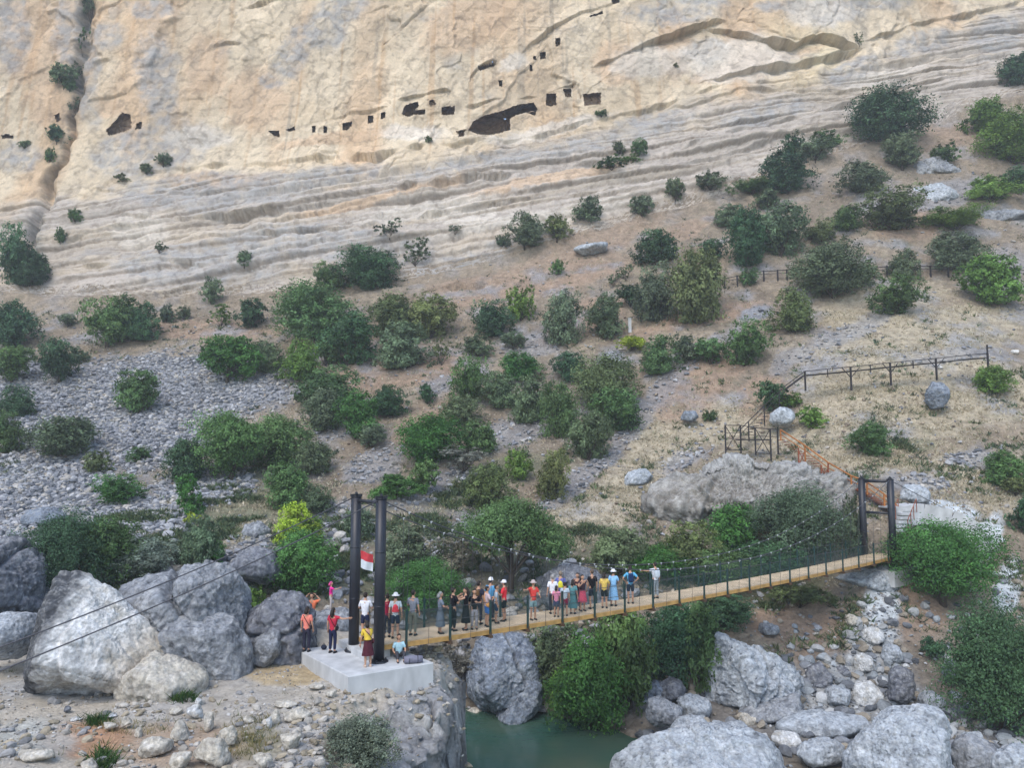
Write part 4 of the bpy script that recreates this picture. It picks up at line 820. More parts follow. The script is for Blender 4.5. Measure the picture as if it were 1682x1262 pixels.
tufts('green_weeds', H, wm_ * sm(.0, .4, fbm(H['G'], .3, 3, off=91)), 17000, .16, .44, 16, weedcols, 'low green weeds on the slope', blades=8, spread=.8, wd=.05)
tufts('terrace_grass', NB, nbv * (bd < .8) * sm(17, 18, BY) * (.02 + sm(.3, .7, blob(bj, bk, 410, 1215, 60, 40)) + .7 * sm(.3, .7, blob(bj, bk, 470, 1060, 50, 26)) + .5 * sm(.3, .7, blob(bj, bk, 240, 1195, 90, 14))), 700, .08, .22, 17, [lin(150, 146, 96, .56), lin(120, 132, 84, .5), lin(180, 164, 112, .6)], 'dry weeds on the terrace', blades=9, spread=.5, wd=.014)
tufts('green_tuft', NB, nbv * (sm(.3, .6, blob(bj, bk, 170, 1250, 22, 16)) + sm(.3, .6, blob(bj, bk, 305, 1150, 18, 8)) + sm(.4, .7, blob(bj, bk, 155, 1185, 20, 8))), 160, .14, .32, 18, [lin(70, 110, 60, .5), lin(96, 126, 66, .5)], 'fresh green weed tufts on the terrace', blades=12, spread=.7, wd=.02)
# ------------------------------------------------------------------ trees and shrubs
def crown_mesh(name, seed, nl, nleaf, leaf, shape):
    """unit crown (width 1, height 1): leaf faces clustered on many small twigs of a few lobes"""
    r = np.random.default_rng(seed); lobes = []
    for i in range(nl):
        if shape == 'round':
            a = r.uniform(0, 2 * PI); q = r.uniform(.05, .30) if i else 0; z = r.uniform(.30, .74)
            R = r.uniform(.17, .29)
        elif shape == 'shrub':
            a = r.uniform(0, 2 * PI); q = r.uniform(.02, .34); z = r.uniform(.20, .70) * (1 - .5 * q)
            R = r.uniform(.15, .28)
        elif shape == 'umbrella':
            a = r.uniform(0, 2 * PI); q = r.uniform(.0, .36); z = .74 - .5 * q + r.uniform(-.12, .08); R = r.uniform(.12, .20)
        elif shape == 'column':
            a = r.uniform(0, 2 * PI); q = r.uniform(.0, .18); z = r.uniform(.15, .85); R = r.uniform(.16, .26)
        elif shape == 'low':
            a = r.uniform(0, 2 * PI); q = r.uniform(.0, .38); z = r.uniform(.2, .6) * (1 - q); R = r.uniform(.12, .2)
        else:   # 'sparse'
            a = r.uniform(0, 2 * PI); q = r.uniform(.05, .36); z = r.uniform(.25, .85); R = r.uniform(.07, .15)
        lobes.append((q * math.cos(a), q * math.sin(a), z, R, r.uniform(.62, 1.32)))
    pos = []; nrm = []; ton = []
    tot = sum(l[3] ** 2 for l in lobes)
    for (x, y, z, R, tn) in lobes:
        n = int(nleaf * R * R / tot); ntw = max(4, int(n / 22))
        d = r.normal(size=(ntw, 3)); d[:, 2] += .25; d /= np.linalg.norm(d, axis=1)[:, None]
        rad = R * (r.uniform(.25, 1, ntw) ** .28) * r.uniform(.9, 1.22, ntw)
        hz = 1.25 if shape in ('column',) else (.72 if shape in ('umbrella', 'low') else 1.05)
        tw = np.array([x, y, z]) + d * rad[:, None] * np.array([1, 1, hz])
        k = r.integers(0, ntw, n)
        p = tw[k] + r.normal(size=(n, 3)) * R * .13
        pos.append(p); nn = d[k] * .8 + r.normal(size=(n, 3)) * .5 + np.array([0, 0, .3]); nrm.append(nn / np.linalg.norm(nn, axis=1)[:, None])
        ton.append(tn * r.uniform(.72, 1.3, ntw)[k] * r.uniform(.75, 1.28, n))
    p = np.concatenate(pos); nn = np.concatenate(nrm); tn = np.concatenate(ton)
    p[:, 2] = np.maximum(p[:, 2], .015 + .05 * r.random(len(p)))
    lo, hi = np.percentile(p, 1, 0), np.percentile(p, 99, 0)
    p[:, 0] = (p[:, 0] - (lo[0] + hi[0]) / 2) / (hi[0] - lo[0]); p[:, 1] = (p[:, 1] - (lo[1] + hi[1]) / 2) / (hi[1] - lo[1]); p[:, 2] = p[:, 2] / hi[2]
    sc = np.array([1 / (hi[0] - lo[0]), 1 / (hi[1] - lo[1]), 1 / hi[2]]); off = np.array([(lo[0] + hi[0]) / 2, (lo[1] + hi[1]) / 2, 0])
    t = np.cross(nn, r.normal(size=nn.shape)); t /= np.linalg.norm(t, axis=1)[:, None]; b = np.cross(nn, t)
    s = leaf * r.uniform(.65, 1.35, len(p))[:, None]
    V = np.stack([p - t * s, p - b * s * .5, p + t * s, p + b * s * .5], 1).reshape(-1, 3)
    me = np_mesh(name, V, np.arange(len(V)).reshape(-1, 4), False, None, {'tone': np.repeat(tn, 4)})
    me.materials.append(M['leaf'])
    ends = [((np.array(l[:3]) - off) * sc) for l in lobes]
    return me, ends
def trunk_mesh(name, seed, ends, kind):
    r = np.random.default_rng(seed + 50); b = MB(); fork = {'umbrella': .22, 'round': .2, 'shrub': .04, 'column': .12, 'low': .03, 'sparse': .05}[kind]
    tr = {'umbrella': .032, 'round': .035, 'shrub': .022, 'column': .02, 'low': .015, 'sparse': .016}[kind]
    top = np.array([r.uniform(-.04, .04), r.uniform(-.04, .04), fork])
    b.tube([(0, 0, -.10), (top[0] * .3, top[1] * .3, fork * .5), top], [tr * 1.35, tr * 1.05, tr * .95], 7)
    for e in ends[:9]:
        mid = top * .5 + e * .5 + np.array([r.uniform(-.05, .05), r.uniform(-.05, .05), .02])
        b.tube([top - (0, 0, .02), mid, e], [tr * .62, tr * .4, tr * .12], 5, cap=False)
        for q in range(2):
            e2 = e + r.normal(size=3) * .11; b.tube([mid, (mid + e2) / 2 + r.normal(size=3) * .02, e2], [tr * .3, tr * .2, tr * .07], 4, cap=False)
    me = b.mesh(name, True); me.materials.append(M['bark']); return me
KINDS = {'r': 'round', 's': 'shrub', 'u': 'umbrella', 'c': 'column', 'l': 'low', 'p': 'sparse'}
PROTO = {}
def proto(kind, var, big):
    k = (kind, var, big)
    if k not in PROTO:
        nl = {'round': 13, 'shrub': 14, 'umbrella': 17, 'column': 9, 'low': 15, 'sparse': 13}[KINDS[kind]]
        nleaf, lf = {0: (3600, .043), 1: (8500, .029), 2: (19000, .0195), 3: (38000, .0128)}[big]
        if kind == 'p': nleaf = int(nleaf * .55); lf *= .85
        if kind == 'l': lf *= .9
        sd = 1000 + 37 * var + ord(kind) + 7 * big
        me, ends = crown_mesh('crown', sd, nl + (big > 1) * 9, nleaf, lf, KINDS[kind])
        PROTO[k] = (me, trunk_mesh('trunk', sd, ends, KINDS[kind]))
    return PROTO[k]
TINT = {'D': (.044, .096, .044), 'G': (.078, .142, .048), 'B': (.102, .146, .078), 'L': (.115, .205, .042), 'Y': (.27, .35, .036), 'O': (.115, .146, .056), 'S': (.160, .205, .150), 'T': (.165, .160, .125), 'V': (.060, .150, .036)}
tr_ = np.random.default_rng(99); VARI = {}
def plant(cx, yb, wpx, hpx, kind, tint, label, S=None, cat=None, name=None, Yofs=0, group=None):
    S = S if S is not None else H
    p, _ = nearest(S, cx, yb - 1)
    p = np.array(p); p[1] += Yofs
    Wm = wpx / F * p[1] * (1.0 if kind == 'u' else 1.04); Hm = hpx / F * p[1] * (1.0 if kind == 'u' else 1.02)
    big = 3 if wpx > 125 else 2 if wpx > 95 else (1 if wpx > 48 else 0)
    VARI[kind] = VARI.get(kind, -1) + 1; var = VARI[kind] % (5 if big == 0 else 4 if big == 1 else 3)
    cm, tm = proto(kind, var, big)
    tree = kind in 'ruc'
    o = empty(name or ('tree' if tree else 'shrub'), p - np.array([0, 0, .03 * Hm]), label=label, category=cat or ('tree' if tree else 'shrub'), group=group)
    o.rotation_euler = (0, 0, tr_.uniform(0, 2 * PI)); 
    dep = min(Wm * tr_.uniform(.8, 1.0), 7.5)
    t = np.array(TINT[tint]) * 1.22 * tr_.uniform(.84, 1.16) * np.array([tr_.uniform(.92, 1.1), 1, tr_.uniform(.9, 1.1)])
    for me, nm in ((tm, 'trunk'), (cm, 'crown')):
        c = bpy.data.objects.new(nm, me); C.objects.link(c); c.parent = o; c.scale = (Wm, Wm, Hm); c.color = (*t, 1)
    return o
T = [
 # upper right
 (1463, 234, 116, 92, 's', 'D', 'large dark rounded bush standing alone under the cliff at the upper right'), (1672, 141, 52, 52, 's', 'D', 'dark bush cut by the right edge highest on the slope'),
 (1622, 230, 66, 66, 'r', 'L', 'bright green small tree with open trunk at the upper right'), (1668, 268, 100, 84, 's', 'L', 'bright green bushy clump at the right edge below the small bright tree'), (1482, 280, 60, 57, 'r', 'B', 'grey-green tree below the large dark rounded bush'),
 (1551, 270, 44, 34, 's', 'G', 'small green bush on the grey weathered slab'), (1298, 258, 36, 44, 's', 'D', 'small dark bush at the top of the slanting cluster on the upper right slope'), (1292, 318, 84, 66, 's', 'D', 'dark bush at the bottom of the slanting cluster on the upper right slope'),
 (1340, 266, 54, 38, 's', 'B', 'grey-green bush right of the dark pair in the slanting cluster'), (1362, 246, 46, 32, 'l', 'G', 'low mid-green bush at the upper right end of the slanting cluster'), (1236, 322, 66, 26, 'l', 'G', 'low green creeper spreading left of the slanting cluster'),
 (1410, 318, 78, 52, 's', 'B', 'grey-green bush left of the large pale slab'), (1460, 379, 92, 66, 's', 'O', 'green bush in front of the large pale slab'), (1394, 379, 50, 40, 's', 'G', 'smaller green bush touching the left side of the bush before the pale slab'),
 (1626, 334, 84, 42, 'l', 'L', 'low bright shrub strip climbing to the right edge'), (1672, 318, 44, 46, 's', 'D', 'dark bush at the right edge beside the bright shrub strip'), (1566, 379, 96, 40, 'l', 'L', 'low bright shrub patch left of the grey slab at the right edge'),
 (1203, 372, 58, 36, 's', 'B', 'small grey-green bush at the top left of the dense upper clump'), (1262, 345, 46, 34, 's', 'B', 'small grey-green bush at the very top of the dense upper clump'), (1226, 438, 66, 98, 's', 'D', 'tall dark bush on the left of the dense upper clump'),
 (1284, 422, 78, 92, 's', 'B', 'wide grey-green bush on the right of the dense upper clump'), (1081, 440, 66, 66, 'r', 'D', 'dark round bush alone on the tan slope'), (1170, 428, 34, 36, 's', 'D', 'small dark bush between the dark round bush and the dense upper clump'),
 (1346, 402, 54, 40, 's', 'O', 'olive bush right of the dense upper clump'), (1368, 489, 122, 88, 's', 'B', 'broad grey-olive bush interrupting the upper fence'), (1412, 470, 40, 40, 's', 'G', 'small green bush at the right shoulder of the broad grey-olive bush'),
 (1490, 462, 54, 50, 's', 'B', 'bluish bush in front of the upper fence'), (1467, 517, 72, 62, 's', 'G', 'rounded green bush just below the upper fence'), (1574, 444, 84, 62, 's', 'B', 'grey-green bush above the upper fence near the right'),
 (1624, 501, 86, 82, 's', 'L', 'bright rounded bush at the right end of the upper fence'), (1230, 470, 28, 30, 's', 'G', 'little green bush at the left end of the upper fence'),
 (1168, 314, 46, 32, 's', 'B', 'small grey-green bush on the bedded rock, rightmost of a row of three'), (1109, 334, 30, 40, 's', 'B', 'upright grey-green bush, middle of the row of three on the bedded rock'), (1056, 357, 36, 38, 's', 'B', 'grey-green bush, leftmost of the row of three on the bedded rock'),
 (1300, 545, 64, 70, 's', 'O', 'olive-green bush above the stone bank in the middle of the right slope'), (1222, 600, 64, 74, 's', 'G', 'rounded green bush left of the stone bank on the right slope'),
 (1634, 648, 62, 44, 's', 'L', 'fresh green bush at the right end of the walkway'), (1425, 751, 62, 54, 's', 'G', 'solitary green bush in straw grass above the far tower'), (1268, 678, 42, 50, 's', 'D', 'dark shrub at the foot of the steep dark stairs'),
 (1334, 706, 46, 36, 's', 'L', 'bright shrub right of the pale rounded rock'), (1300, 672, 40, 26, 'l', 'L', 'low bright shrub just above the pale rounded rock'), (1165, 694, 22, 18, 's', 'G', 'tiny lone shrub on the bare dry slope'),
 (1655, 800, 66, 56, 's', 'G', 'green bush near the right edge level with the far tower'), (1668, 818, 40, 34, 's', 'O', 'yellowish-olive bush tucked right of the green bush near the right edge'), (1684, 880, 40, 60, 's', 'D', 'dark bush cut by the right edge beside the round tree'),
 # centre right mass
 (925, 568, 58, 84, 's', 'B', 'tall grey-green bush left of the overhanging rock in the middle slope'), (990, 558, 58, 74, 's', 'B', 'grey-green bush right of the overhanging rock'), (1036, 504, 46, 36, 's', 'D', 'dark low bush at the left foot of the large grey-green mass'),
 (1007, 472, 24, 30, 'p', 'B', 'thin small shrub left above the large grey-green mass'), (1028, 464, 20, 30, 'p', 'B', 'thin upright shrub beside the other thin shrub above the mass'), (1078, 528, 70, 98, 's', 'B', 'left half of the large grey-green mass of bushes on the middle slope'),
 (1144, 533, 86, 124, 's', 'O', 'tall olive tree-like bush forming the right half of the large mass'), (914, 453, 22, 26, 's', 'G', 'tiny green bush on the tan slope under the cliff'), (1036, 578, 42, 26, 'l', 'Y', 'small yellow-green shrub below the overhanging rock'),
 (1090, 615, 64, 62, 's', 'G', 'green bush left in the row of three below the large mass'), (1126, 596, 38, 46, 's', 'B', 'grey bush in the middle of the row of three below the large mass'), (1166, 600, 48, 44, 's', 'G', 'green bush right in the row of three below the large mass'),
 (932, 628, 52, 48, 's', 'D', 'dark bush on the left shoulder of the great central thicket'), (992, 678, 98, 92, 's', 'O', 'big grey-green bush crowning the great central thicket'), (1012, 708, 76, 66, 's', 'G', 'green bush on the right flank of the great central thicket'),
 (918, 720, 56, 90, 's', 'G', 'tall green bush on the left of the great central thicket'), (968, 757, 68, 78, 's', 'B', 'grey-olive bush at the foot of the great central thicket'),
 # centre
 (862, 406, 60, 56, 's', 'B', 'dark grey-green bush at the foot of the cliff in the middle'), (916, 396, 46, 42, 's', 'O', 'olive bush right of the dark grey-green bush at the cliff foot'), (822, 395, 20, 20, 's', 'B', 'very small bush left of the pair at the cliff foot'),
 (676, 416, 42, 46, 'p', 'B', 'spindly grey shrub on the pale rock above the dark thicket'), (626, 414, 52, 38, 'p', 'B', 'faint twiggy shrub left of the spindly grey shrub'), (967, 362, 44, 44, 's', 'B', 'grey-green bush at the foot of the bedded rock in the middle'),
 (602, 478, 98, 72, 's', 'D', 'dark bush at the top of the big dark thicket'), (545, 478, 54, 44, 's', 'G', 'green bush filling the upper left of the big dark thicket'), (518, 562, 122, 96, 's', 'G', 'broad green bush in the middle of the big dark thicket'),
 (572, 602, 86, 84, 's', 'D', 'dark bluish bush at the lower right of the big dark thicket'), (492, 625, 60, 66, 's', 'L', 'lighter green bush at the lower left of the big dark thicket'), (536, 602, 42, 46, 's', 'G', 'green bush at the bottom centre of the big dark thicket'),
 (642, 560, 78, 76, 's', 'O', 'olive bush left in the clump right of the dark thicket'), (708, 558, 76, 74, 's', 'O', 'olive bush right in the clump right of the dark thicket'), (668, 606, 90, 74, 's', 'B', 'bluish bush at the bottom of the clump right of the dark thicket'),
 (725, 602, 26, 46, 'p', 'O', 'thin small tree alone on the red soil'), (537, 668, 94, 66, 's', 'G', 'green bush on the edge of the scree below the dark thicket'), (530, 708, 66, 68, 's', 'B', 'bluish bush in the diagonal belt below the scree edge'),
 (582, 722, 68, 76, 's', 'V', 'saturated green bush in the middle of the diagonal belt'), (637, 684, 60, 48, 's', 'D', 'dark flat-topped bush at the upper end of the diagonal belt'), (452, 766, 108, 80, 's', 'G', 'broad green bush in the lower part of the diagonal belt'),
 (515, 780, 58, 50, 's', 'B', 'grey bush below the diagonal belt'), (612, 735, 40, 36, 's', 'B', 'small bluish bush under the upper end of the diagonal belt'), (702, 666, 24, 34, 's', 'D', 'small dark bush on the stony rib in the middle slope'),
 (812, 553, 62, 62, 's', 'D', 'dark bush below the small red overhang'), (856, 528, 42, 58, 's', 'L', 'light green bush behind the dark bush below the red overhang'), (785, 588, 46, 36, 's', 'B', 'small bluish bush above the two middle bushes'),
 (844, 575, 38, 30, 's', 'B', 'low bluish bush on the stony patch in the middle slope'), (766, 662, 54, 74, 's', 'G', 'tall green bush on the stony rib right of the red soil'), (857, 626, 66, 46, 's', 'V', 'vivid dark green bush on the stony patch'),
 (815, 672, 60, 58, 's', 'B', 'greyish bush left of the bush under the vivid green one'), (876, 695, 70, 76, 's', 'B', 'large greyish bush under the vivid green one'), (706, 762, 102, 78, 's', 'V', 'saturated green bush with a pale twiggy bush below it'),
 (758, 698, 58, 46, 's', 'B', 'bluish bush behind the saturated green bush in the centre'), (782, 745, 60, 50, 's', 'G', 'green bush on the right of the saturated green bush in the centre'), (758, 778, 78, 44, 'p', 'T', 'pale leafless twiggy bush in the centre'),
 (853, 790, 42, 48, 's', 'L', 'light green bush above the forked tree'), (910, 822, 50, 78, 's', 'O', 'tall olive bush right above the forked tree'), (802, 838, 66, 72, 's', 'O', 'olive bush left above the forked tree'), (695, 815, 46, 56, 's', 'G', 'dark green bush behind the near tower top'),
 (648, 822, 80, 40, 'l', 'V', 'low vivid green bush just behind the near tower top'),
 # left
 (176, 572, 74, 88, 'r', 'G', 'tall green tree with bare trunks, left half of the pair under the cliff'), (238, 560, 58, 62, 's', 'D', 'dark bush, right half of the pair under the cliff'), (274, 531, 24, 30, 's', 'B', 'little bush left of two right of the tree pair'), (300, 526, 22, 22, 's', 'B', 'little bush right of two right of the tree pair'),
 (111, 538, 26, 22, 's', 'B', 'small bush on the pale rock left of the tree pair'), (347, 502, 30, 42, 's', 'B', 'upright dark bush on the pale rock at the cliff foot'), (340, 460, 14, 22, 'p', 'B', 'thin sprig above the upright dark bush'), (364, 538, 38, 36, 'p', 'L', 'pale sparse shrub on the tan ledge'),
 (413, 540, 48, 48, 's', 'D', 'dark bush at the right end of the tan ledge'), (373, 630, 82, 76, 'r', 'V', 'dense saturated round tree at the top of the scree'), (437, 616, 50, 54, 's', 'B', 'grey-green bush right of the dense round tree on the scree'),
 (26, 572, 66, 74, 's', 'D', 'dark tree at the left edge under the cliff'), (20, 628, 60, 58, 'r', 'G', 'green tree at the left edge above the scree'), (97, 628, 56, 70, 'r', 'D', 'small dark tree with a clear single trunk at the scree top'), (128, 596, 34, 26, 'l', 'B', 'low grey bush leaning right of the clear-trunked tree'),
 (229, 682, 68, 70, 'r', 'G', 'lone round tree in the middle of the scree'), (24, 685, 56, 50, 's', 'D', 'dark bush at the left edge beside the scree'), (12, 744, 54, 66, 's', 'G', 'green bush at the left edge below the dark one'), (104, 748, 92, 62, 's', 'B', 'olive-grey spreading bush low on the scree'),
 (159, 779, 44, 36, 's', 'O', 'small olive bush below the spreading bush on the scree'), (227, 760, 34, 24, 's', 'G', 'small dark bush alone at the bottom of the scree'), (198, 828, 66, 46, 's', 'V', 'vivid green bush on the grassy patch below the scree'),
 (302, 792, 64, 68, 's', 'D', 'dark bluish bush left of the big round tree'), (380, 792, 100, 110, 'r', 'G', 'big round tree at the lower left end of the diagonal belt'), (312, 845, 40, 62, 'c', 'V', 'narrow upright green tree on the dry bank'),
 (314, 864, 24, 20, 'l', 'Y', 'yellow-green sprout at the foot of the narrow upright tree'), (472, 835, 66, 72, 's', 'G', 'green bush above the yellow-green tree'), (516, 842, 60, 42, 's', 'B', 'bluish bush right above the yellow-green tree'),
 (22, 425, 56, 96, 's', 'D', 'dark bush mass at the left edge under the gully'), (46, 462, 56, 56, 's', 'D', 'dark bush below the mass under the gully'), (48, 345, 26, 30, 's', 'O', 'small olive bush at the foot of the gully'),
 # bottom left and behind the bridge
 (92, 990, 140, 138, 's', 'D', 'large dark green tree behind the white-faced boulder'), (176, 955, 96, 100, 's', 'G', 'green tree joined to the right of the large dark green tree'), (226, 950, 108, 62, 's', 'S', 'pale grey-green willow-like bush above the huge grey boulder'),
 (332, 936, 56, 84, 's', 'B', 'grey-green bush right of the pale willow-like bush'), (355, 930, 26, 40, 'c', 'V', 'slim bright bush behind the top of the huge grey boulder'), (486, 895, 60, 64, 's', 'Y', 'yellow-green tree top left of the near tower'),
 (512, 890, 40, 40, 's', 'L', 'light yellowish bush right of the yellow-green tree top'), (490, 975, 104, 96, 's', 'V', 'dark saturated green bush below the yellow-green tree'), (416, 1012, 40, 44, 's', 'L', 'bright leafy sprout between the huge grey boulder and the dark knobbly boulder'),
 (676, 940, 88, 72, 's', 'B', 'grey-green bush right of the near tower'), (745, 952, 80, 66, 'p', 'T', 'olive sparse bush between the near tower and the forked tree'), (694, 1002, 128, 74, 's', 'V', 'wide dark green bush behind the people near the tower'), (590, 880, 50, 40, 's', 'B', 'grey bush seen between the two near tower posts'),
 (838, 972, 150, 146, 'u', 'G', 'spreading tree with a forked trunk behind the bridge'),
 (1018, 948, 84, 76, 's', 'B', 'grey-green bush behind the middle of the bridge'), (1080, 950, 100, 50, 's', 'V', 'low vivid bush behind the handrail'), (1130, 945, 92, 80, 's', 'O', 'mid-green bush below the dark outcrop'), (1206, 905, 78, 72, 's', 'V', 'dark green bush in front of the dark outcrop'),
 (1310, 918, 146, 112, 's', 'B', 'large bluish bush between the dark outcrop and the far tower'), (1400, 905, 40, 86, 's', 'B', 'upright bluish bush left of the far tower'), (1255, 955, 120, 60, 's', 'D', 'dark bush under the cables right of the middle'), (1180, 965, 110, 60, 's', 'G', 'green bush low behind the right half of the handrail'),
 (1550, 994, 150, 132, 'r', 'V', 'round-topped tree in front of the stone abutment at the far end of the bridge'),
 (1648, 1205, 150, 195, 's', 'D', 'big dark bush at the lower right edge'), (968, 1208, 124, 150, 's', 'V', 'bright green tree at the water under the bridge'), (1036, 1165, 94, 158, 'r', 'G', 'green tree rising to the deck behind the bright green tree'),
 (915, 1130, 80, 100, 's', 'B', 'grey-green bush between the tall boulder and the bright tree under the bridge'), (930, 1172, 60, 70, 's', 'L', 'yellowish-green bush at the water edge left of the bright green tree'), (1110, 1110, 100, 110, 's', 'D', 'dark shaded bush under the deck right of the bright green tree'),
 (1150, 1125, 80, 120, 's', 'G', 'green bush left of the big cracked boulder'), (1190, 1030, 90, 46, 's', 'D', 'dark bush just under the right half of the deck'), (1310, 1000, 90, 34, 'l', 'O', 'low olive scrub on the bank under the right end of the deck'), (1530, 1085, 36, 34, 'l', 'D', 'low dark scrub on the bare bank right of the chute'),
 (748, 1128, 74, 66, 'p', 'T', 'sparse pale twiggy bush under the near end of the deck'), (1270, 1140, 40, 30, 'l', 'O', 'little scrub growing on the big cracked boulder'), (1595, 1130, 60, 60, 's', 'B', 'bluish bush on the left of the big dark bush at the right edge'),
]
for a in T:
    g = plant(*a, name=None)
NT = [(592, 1266, 100, 82, 's', 'S', 'grey-green bush growing on the rocky drop below the slab')]
for a in NT: plant(*a, S=NB)
KT = [(105, 146, 40, 40, 's', 'B', 'bluish bush clinging to the cliff beside the gully'), (116, 152, 18, 22, 's', 'G', 'small green bush below the bluish one in the gully'), (92, 235, 30, 30, 's', 'D', 'dark bush low in the gully'), (82, 268, 18, 26, 's', 'G', 'green bush at the bottom of the gully'),
 (124, 366, 22, 22, 's', 'G', 'round little bush on the bedded rock at the left'), (268, 276, 24, 24, 's', 'B', 'upper little bush on the grey ledge below the brown hollow'), (241, 287, 22, 18, 's', 'B', 'lower little bush on the grey ledge below the brown hollow'), (201, 299, 22, 14, 'l', 'O', 'low dry bush on the left ledge'),
 (402, 438, 26, 28, 's', 'B', 'small bush on the bedded rock above the tan ledge'), (262, 418, 26, 24, 'p', 'B', 'sparse shrub on the pale bedded rock at the left'), (98, 400, 18, 26, 's', 'G', 'green shrub on the rock edge right of the gully foot'), (150, 40, 26, 60, 'p', 'B', 'trailing green shrub at the top of the gully'), (140, 15, 30, 40, 'p', 'G', 'topmost shrub of the gully'), (134, 92, 22, 54, 'p', 'G', 'trailing shrub in the middle of the gully'), (126, 128, 18, 30, 'p', 'B', 'thin shrub just above the small green bush in the gully'), (120, 190, 16, 34, 'p', 'B', 'wisp of green low in the gully above the dark bush'),
 (1004, 280, 48, 22, 'l', 'G', 'low green shrub on a ledge of the bedded rock'), (1018, 256, 20, 24, 's', 'B', 'small bush above the low ledge shrub'), (1050, 258, 26, 30, 's', 'G', 'small bush on the right above the low ledge shrub'), (1036, 268, 30, 14, 'l', 'L', 'little bright shrub right of the low ledge shrub'), (988, 194, 20, 12, 'l', 'G', 'green growth under the wide brown cave'),
 (748, 388, 20, 18, 'p', 'B', 'tiny sparse shrub on the pale bedded rock in the middle'), (704, 236, 12, 12, 'l', 'G', 'tiny green growth on the ledge under the hooked cave'), (1410, 78, 14, 26, 'p', 'O', 'dry shrub at the end of the great overhang'), (640, 392, 40, 30, 'p', 'B', 'thin shrub on the bedded rock above the faint twiggy shrub'), (40, 245, 18, 14, 's', 'B', 'tiny bush on the left face'), (1110, 112, 8, 9, 'l', 'O', 'tiny tuft on the cliff face')]
for a in KT: plant(*a, S=K)
# ------------------------------------------------------------------ bridge
A0 = P(622, 1088, 29.4); TOPZ = P(631, 820, 29.4)[2]; PADZ = A0[2]
E0 = P(1468, 922, 54.0); ENDZ = E0[2]
dv = E0 - A0; dv[2] = 0; LEN = float(np.linalg.norm(dv)); DIR = dv / LEN; PER = np.array([-DIR[1], DIR[0], 0.]); UPV = np.array([0, 0, 1.]); WID = 2.05
def deckz(t):
    s = np.clip(t / LEN, 0, 1); return PADZ + .58 - .30 * 4 * s * (1 - s) + .10 * s
def at(t, l, z):                      # t along the bridge from the near tower, l across (0 near side), z height
    p = A0 + DIR * t + PER * l; return np.array([p[0], p[1], z])
bridge = empty('suspension_bridge', at(LEN / 2, WID / 2, deckz(LEN / 2)), label='long suspension footbridge with black steel towers and a timber deck across the gorge', category='bridge')
bloc = np.array(bridge.location)
def bpart(mb, name, mat, parent=None, smooth=False, **k):
    for v in mb.v: v -= bloc
    return mb.build(name, mat, parent or bridge, smooth, **k)
d0, d1 = .15, LEN + 1.3
# deck boards
mb = MB(); t = d0; rb = np.random.default_rng(5)
while t < d1:
    wdt = .145; z = deckz(t) - .02 + rb.uniform(-.004, .004)
    mb.box(at(t + wdt / 2, WID / 2, z), DIR, PER, UPV, wdt / 2 - .004, .84 + rb.uniform(-.01, .015), .02); t += wdt
bpart(mb, 'deck', M['plank'])
for l in (.16, WID - .16):
    mb = MB(); n = 20
    for i in range(n):
        ta, tb = d0 + (d1 - d0) * i / n, d0 + (d1 - d0) * (i + 1) / n
        a, b = at(ta, l, deckz(ta) - .125), at(tb, l, deckz(tb) - .125); ax = (b - a) / np.linalg.norm(b - a); az = np.cross(ax, PER)
        mb.box((a + b) / 2, ax, PER, az, np.linalg.norm(b - a) / 2 - .003, .05, .085)
    bpart(mb, 'side_beam', M['beam'])
for i, tt in enumerate(np.arange(1.2, LEN - .3, 2.0)):
    mb = MB(); mb.box(at(tt, WID / 2, deckz(tt) - .27), DIR, PER, UPV, .055, WID / 2 + .06, .055)
    for l in (.0, WID): mb.box(at(tt, l, deckz(tt) - .21), DIR, PER, UPV, .03, .03, .12)
    bpart(mb, 'cross_beam', M['dtimber'])
posts_t = np.arange(1.2, LEN - .3, 2.0)
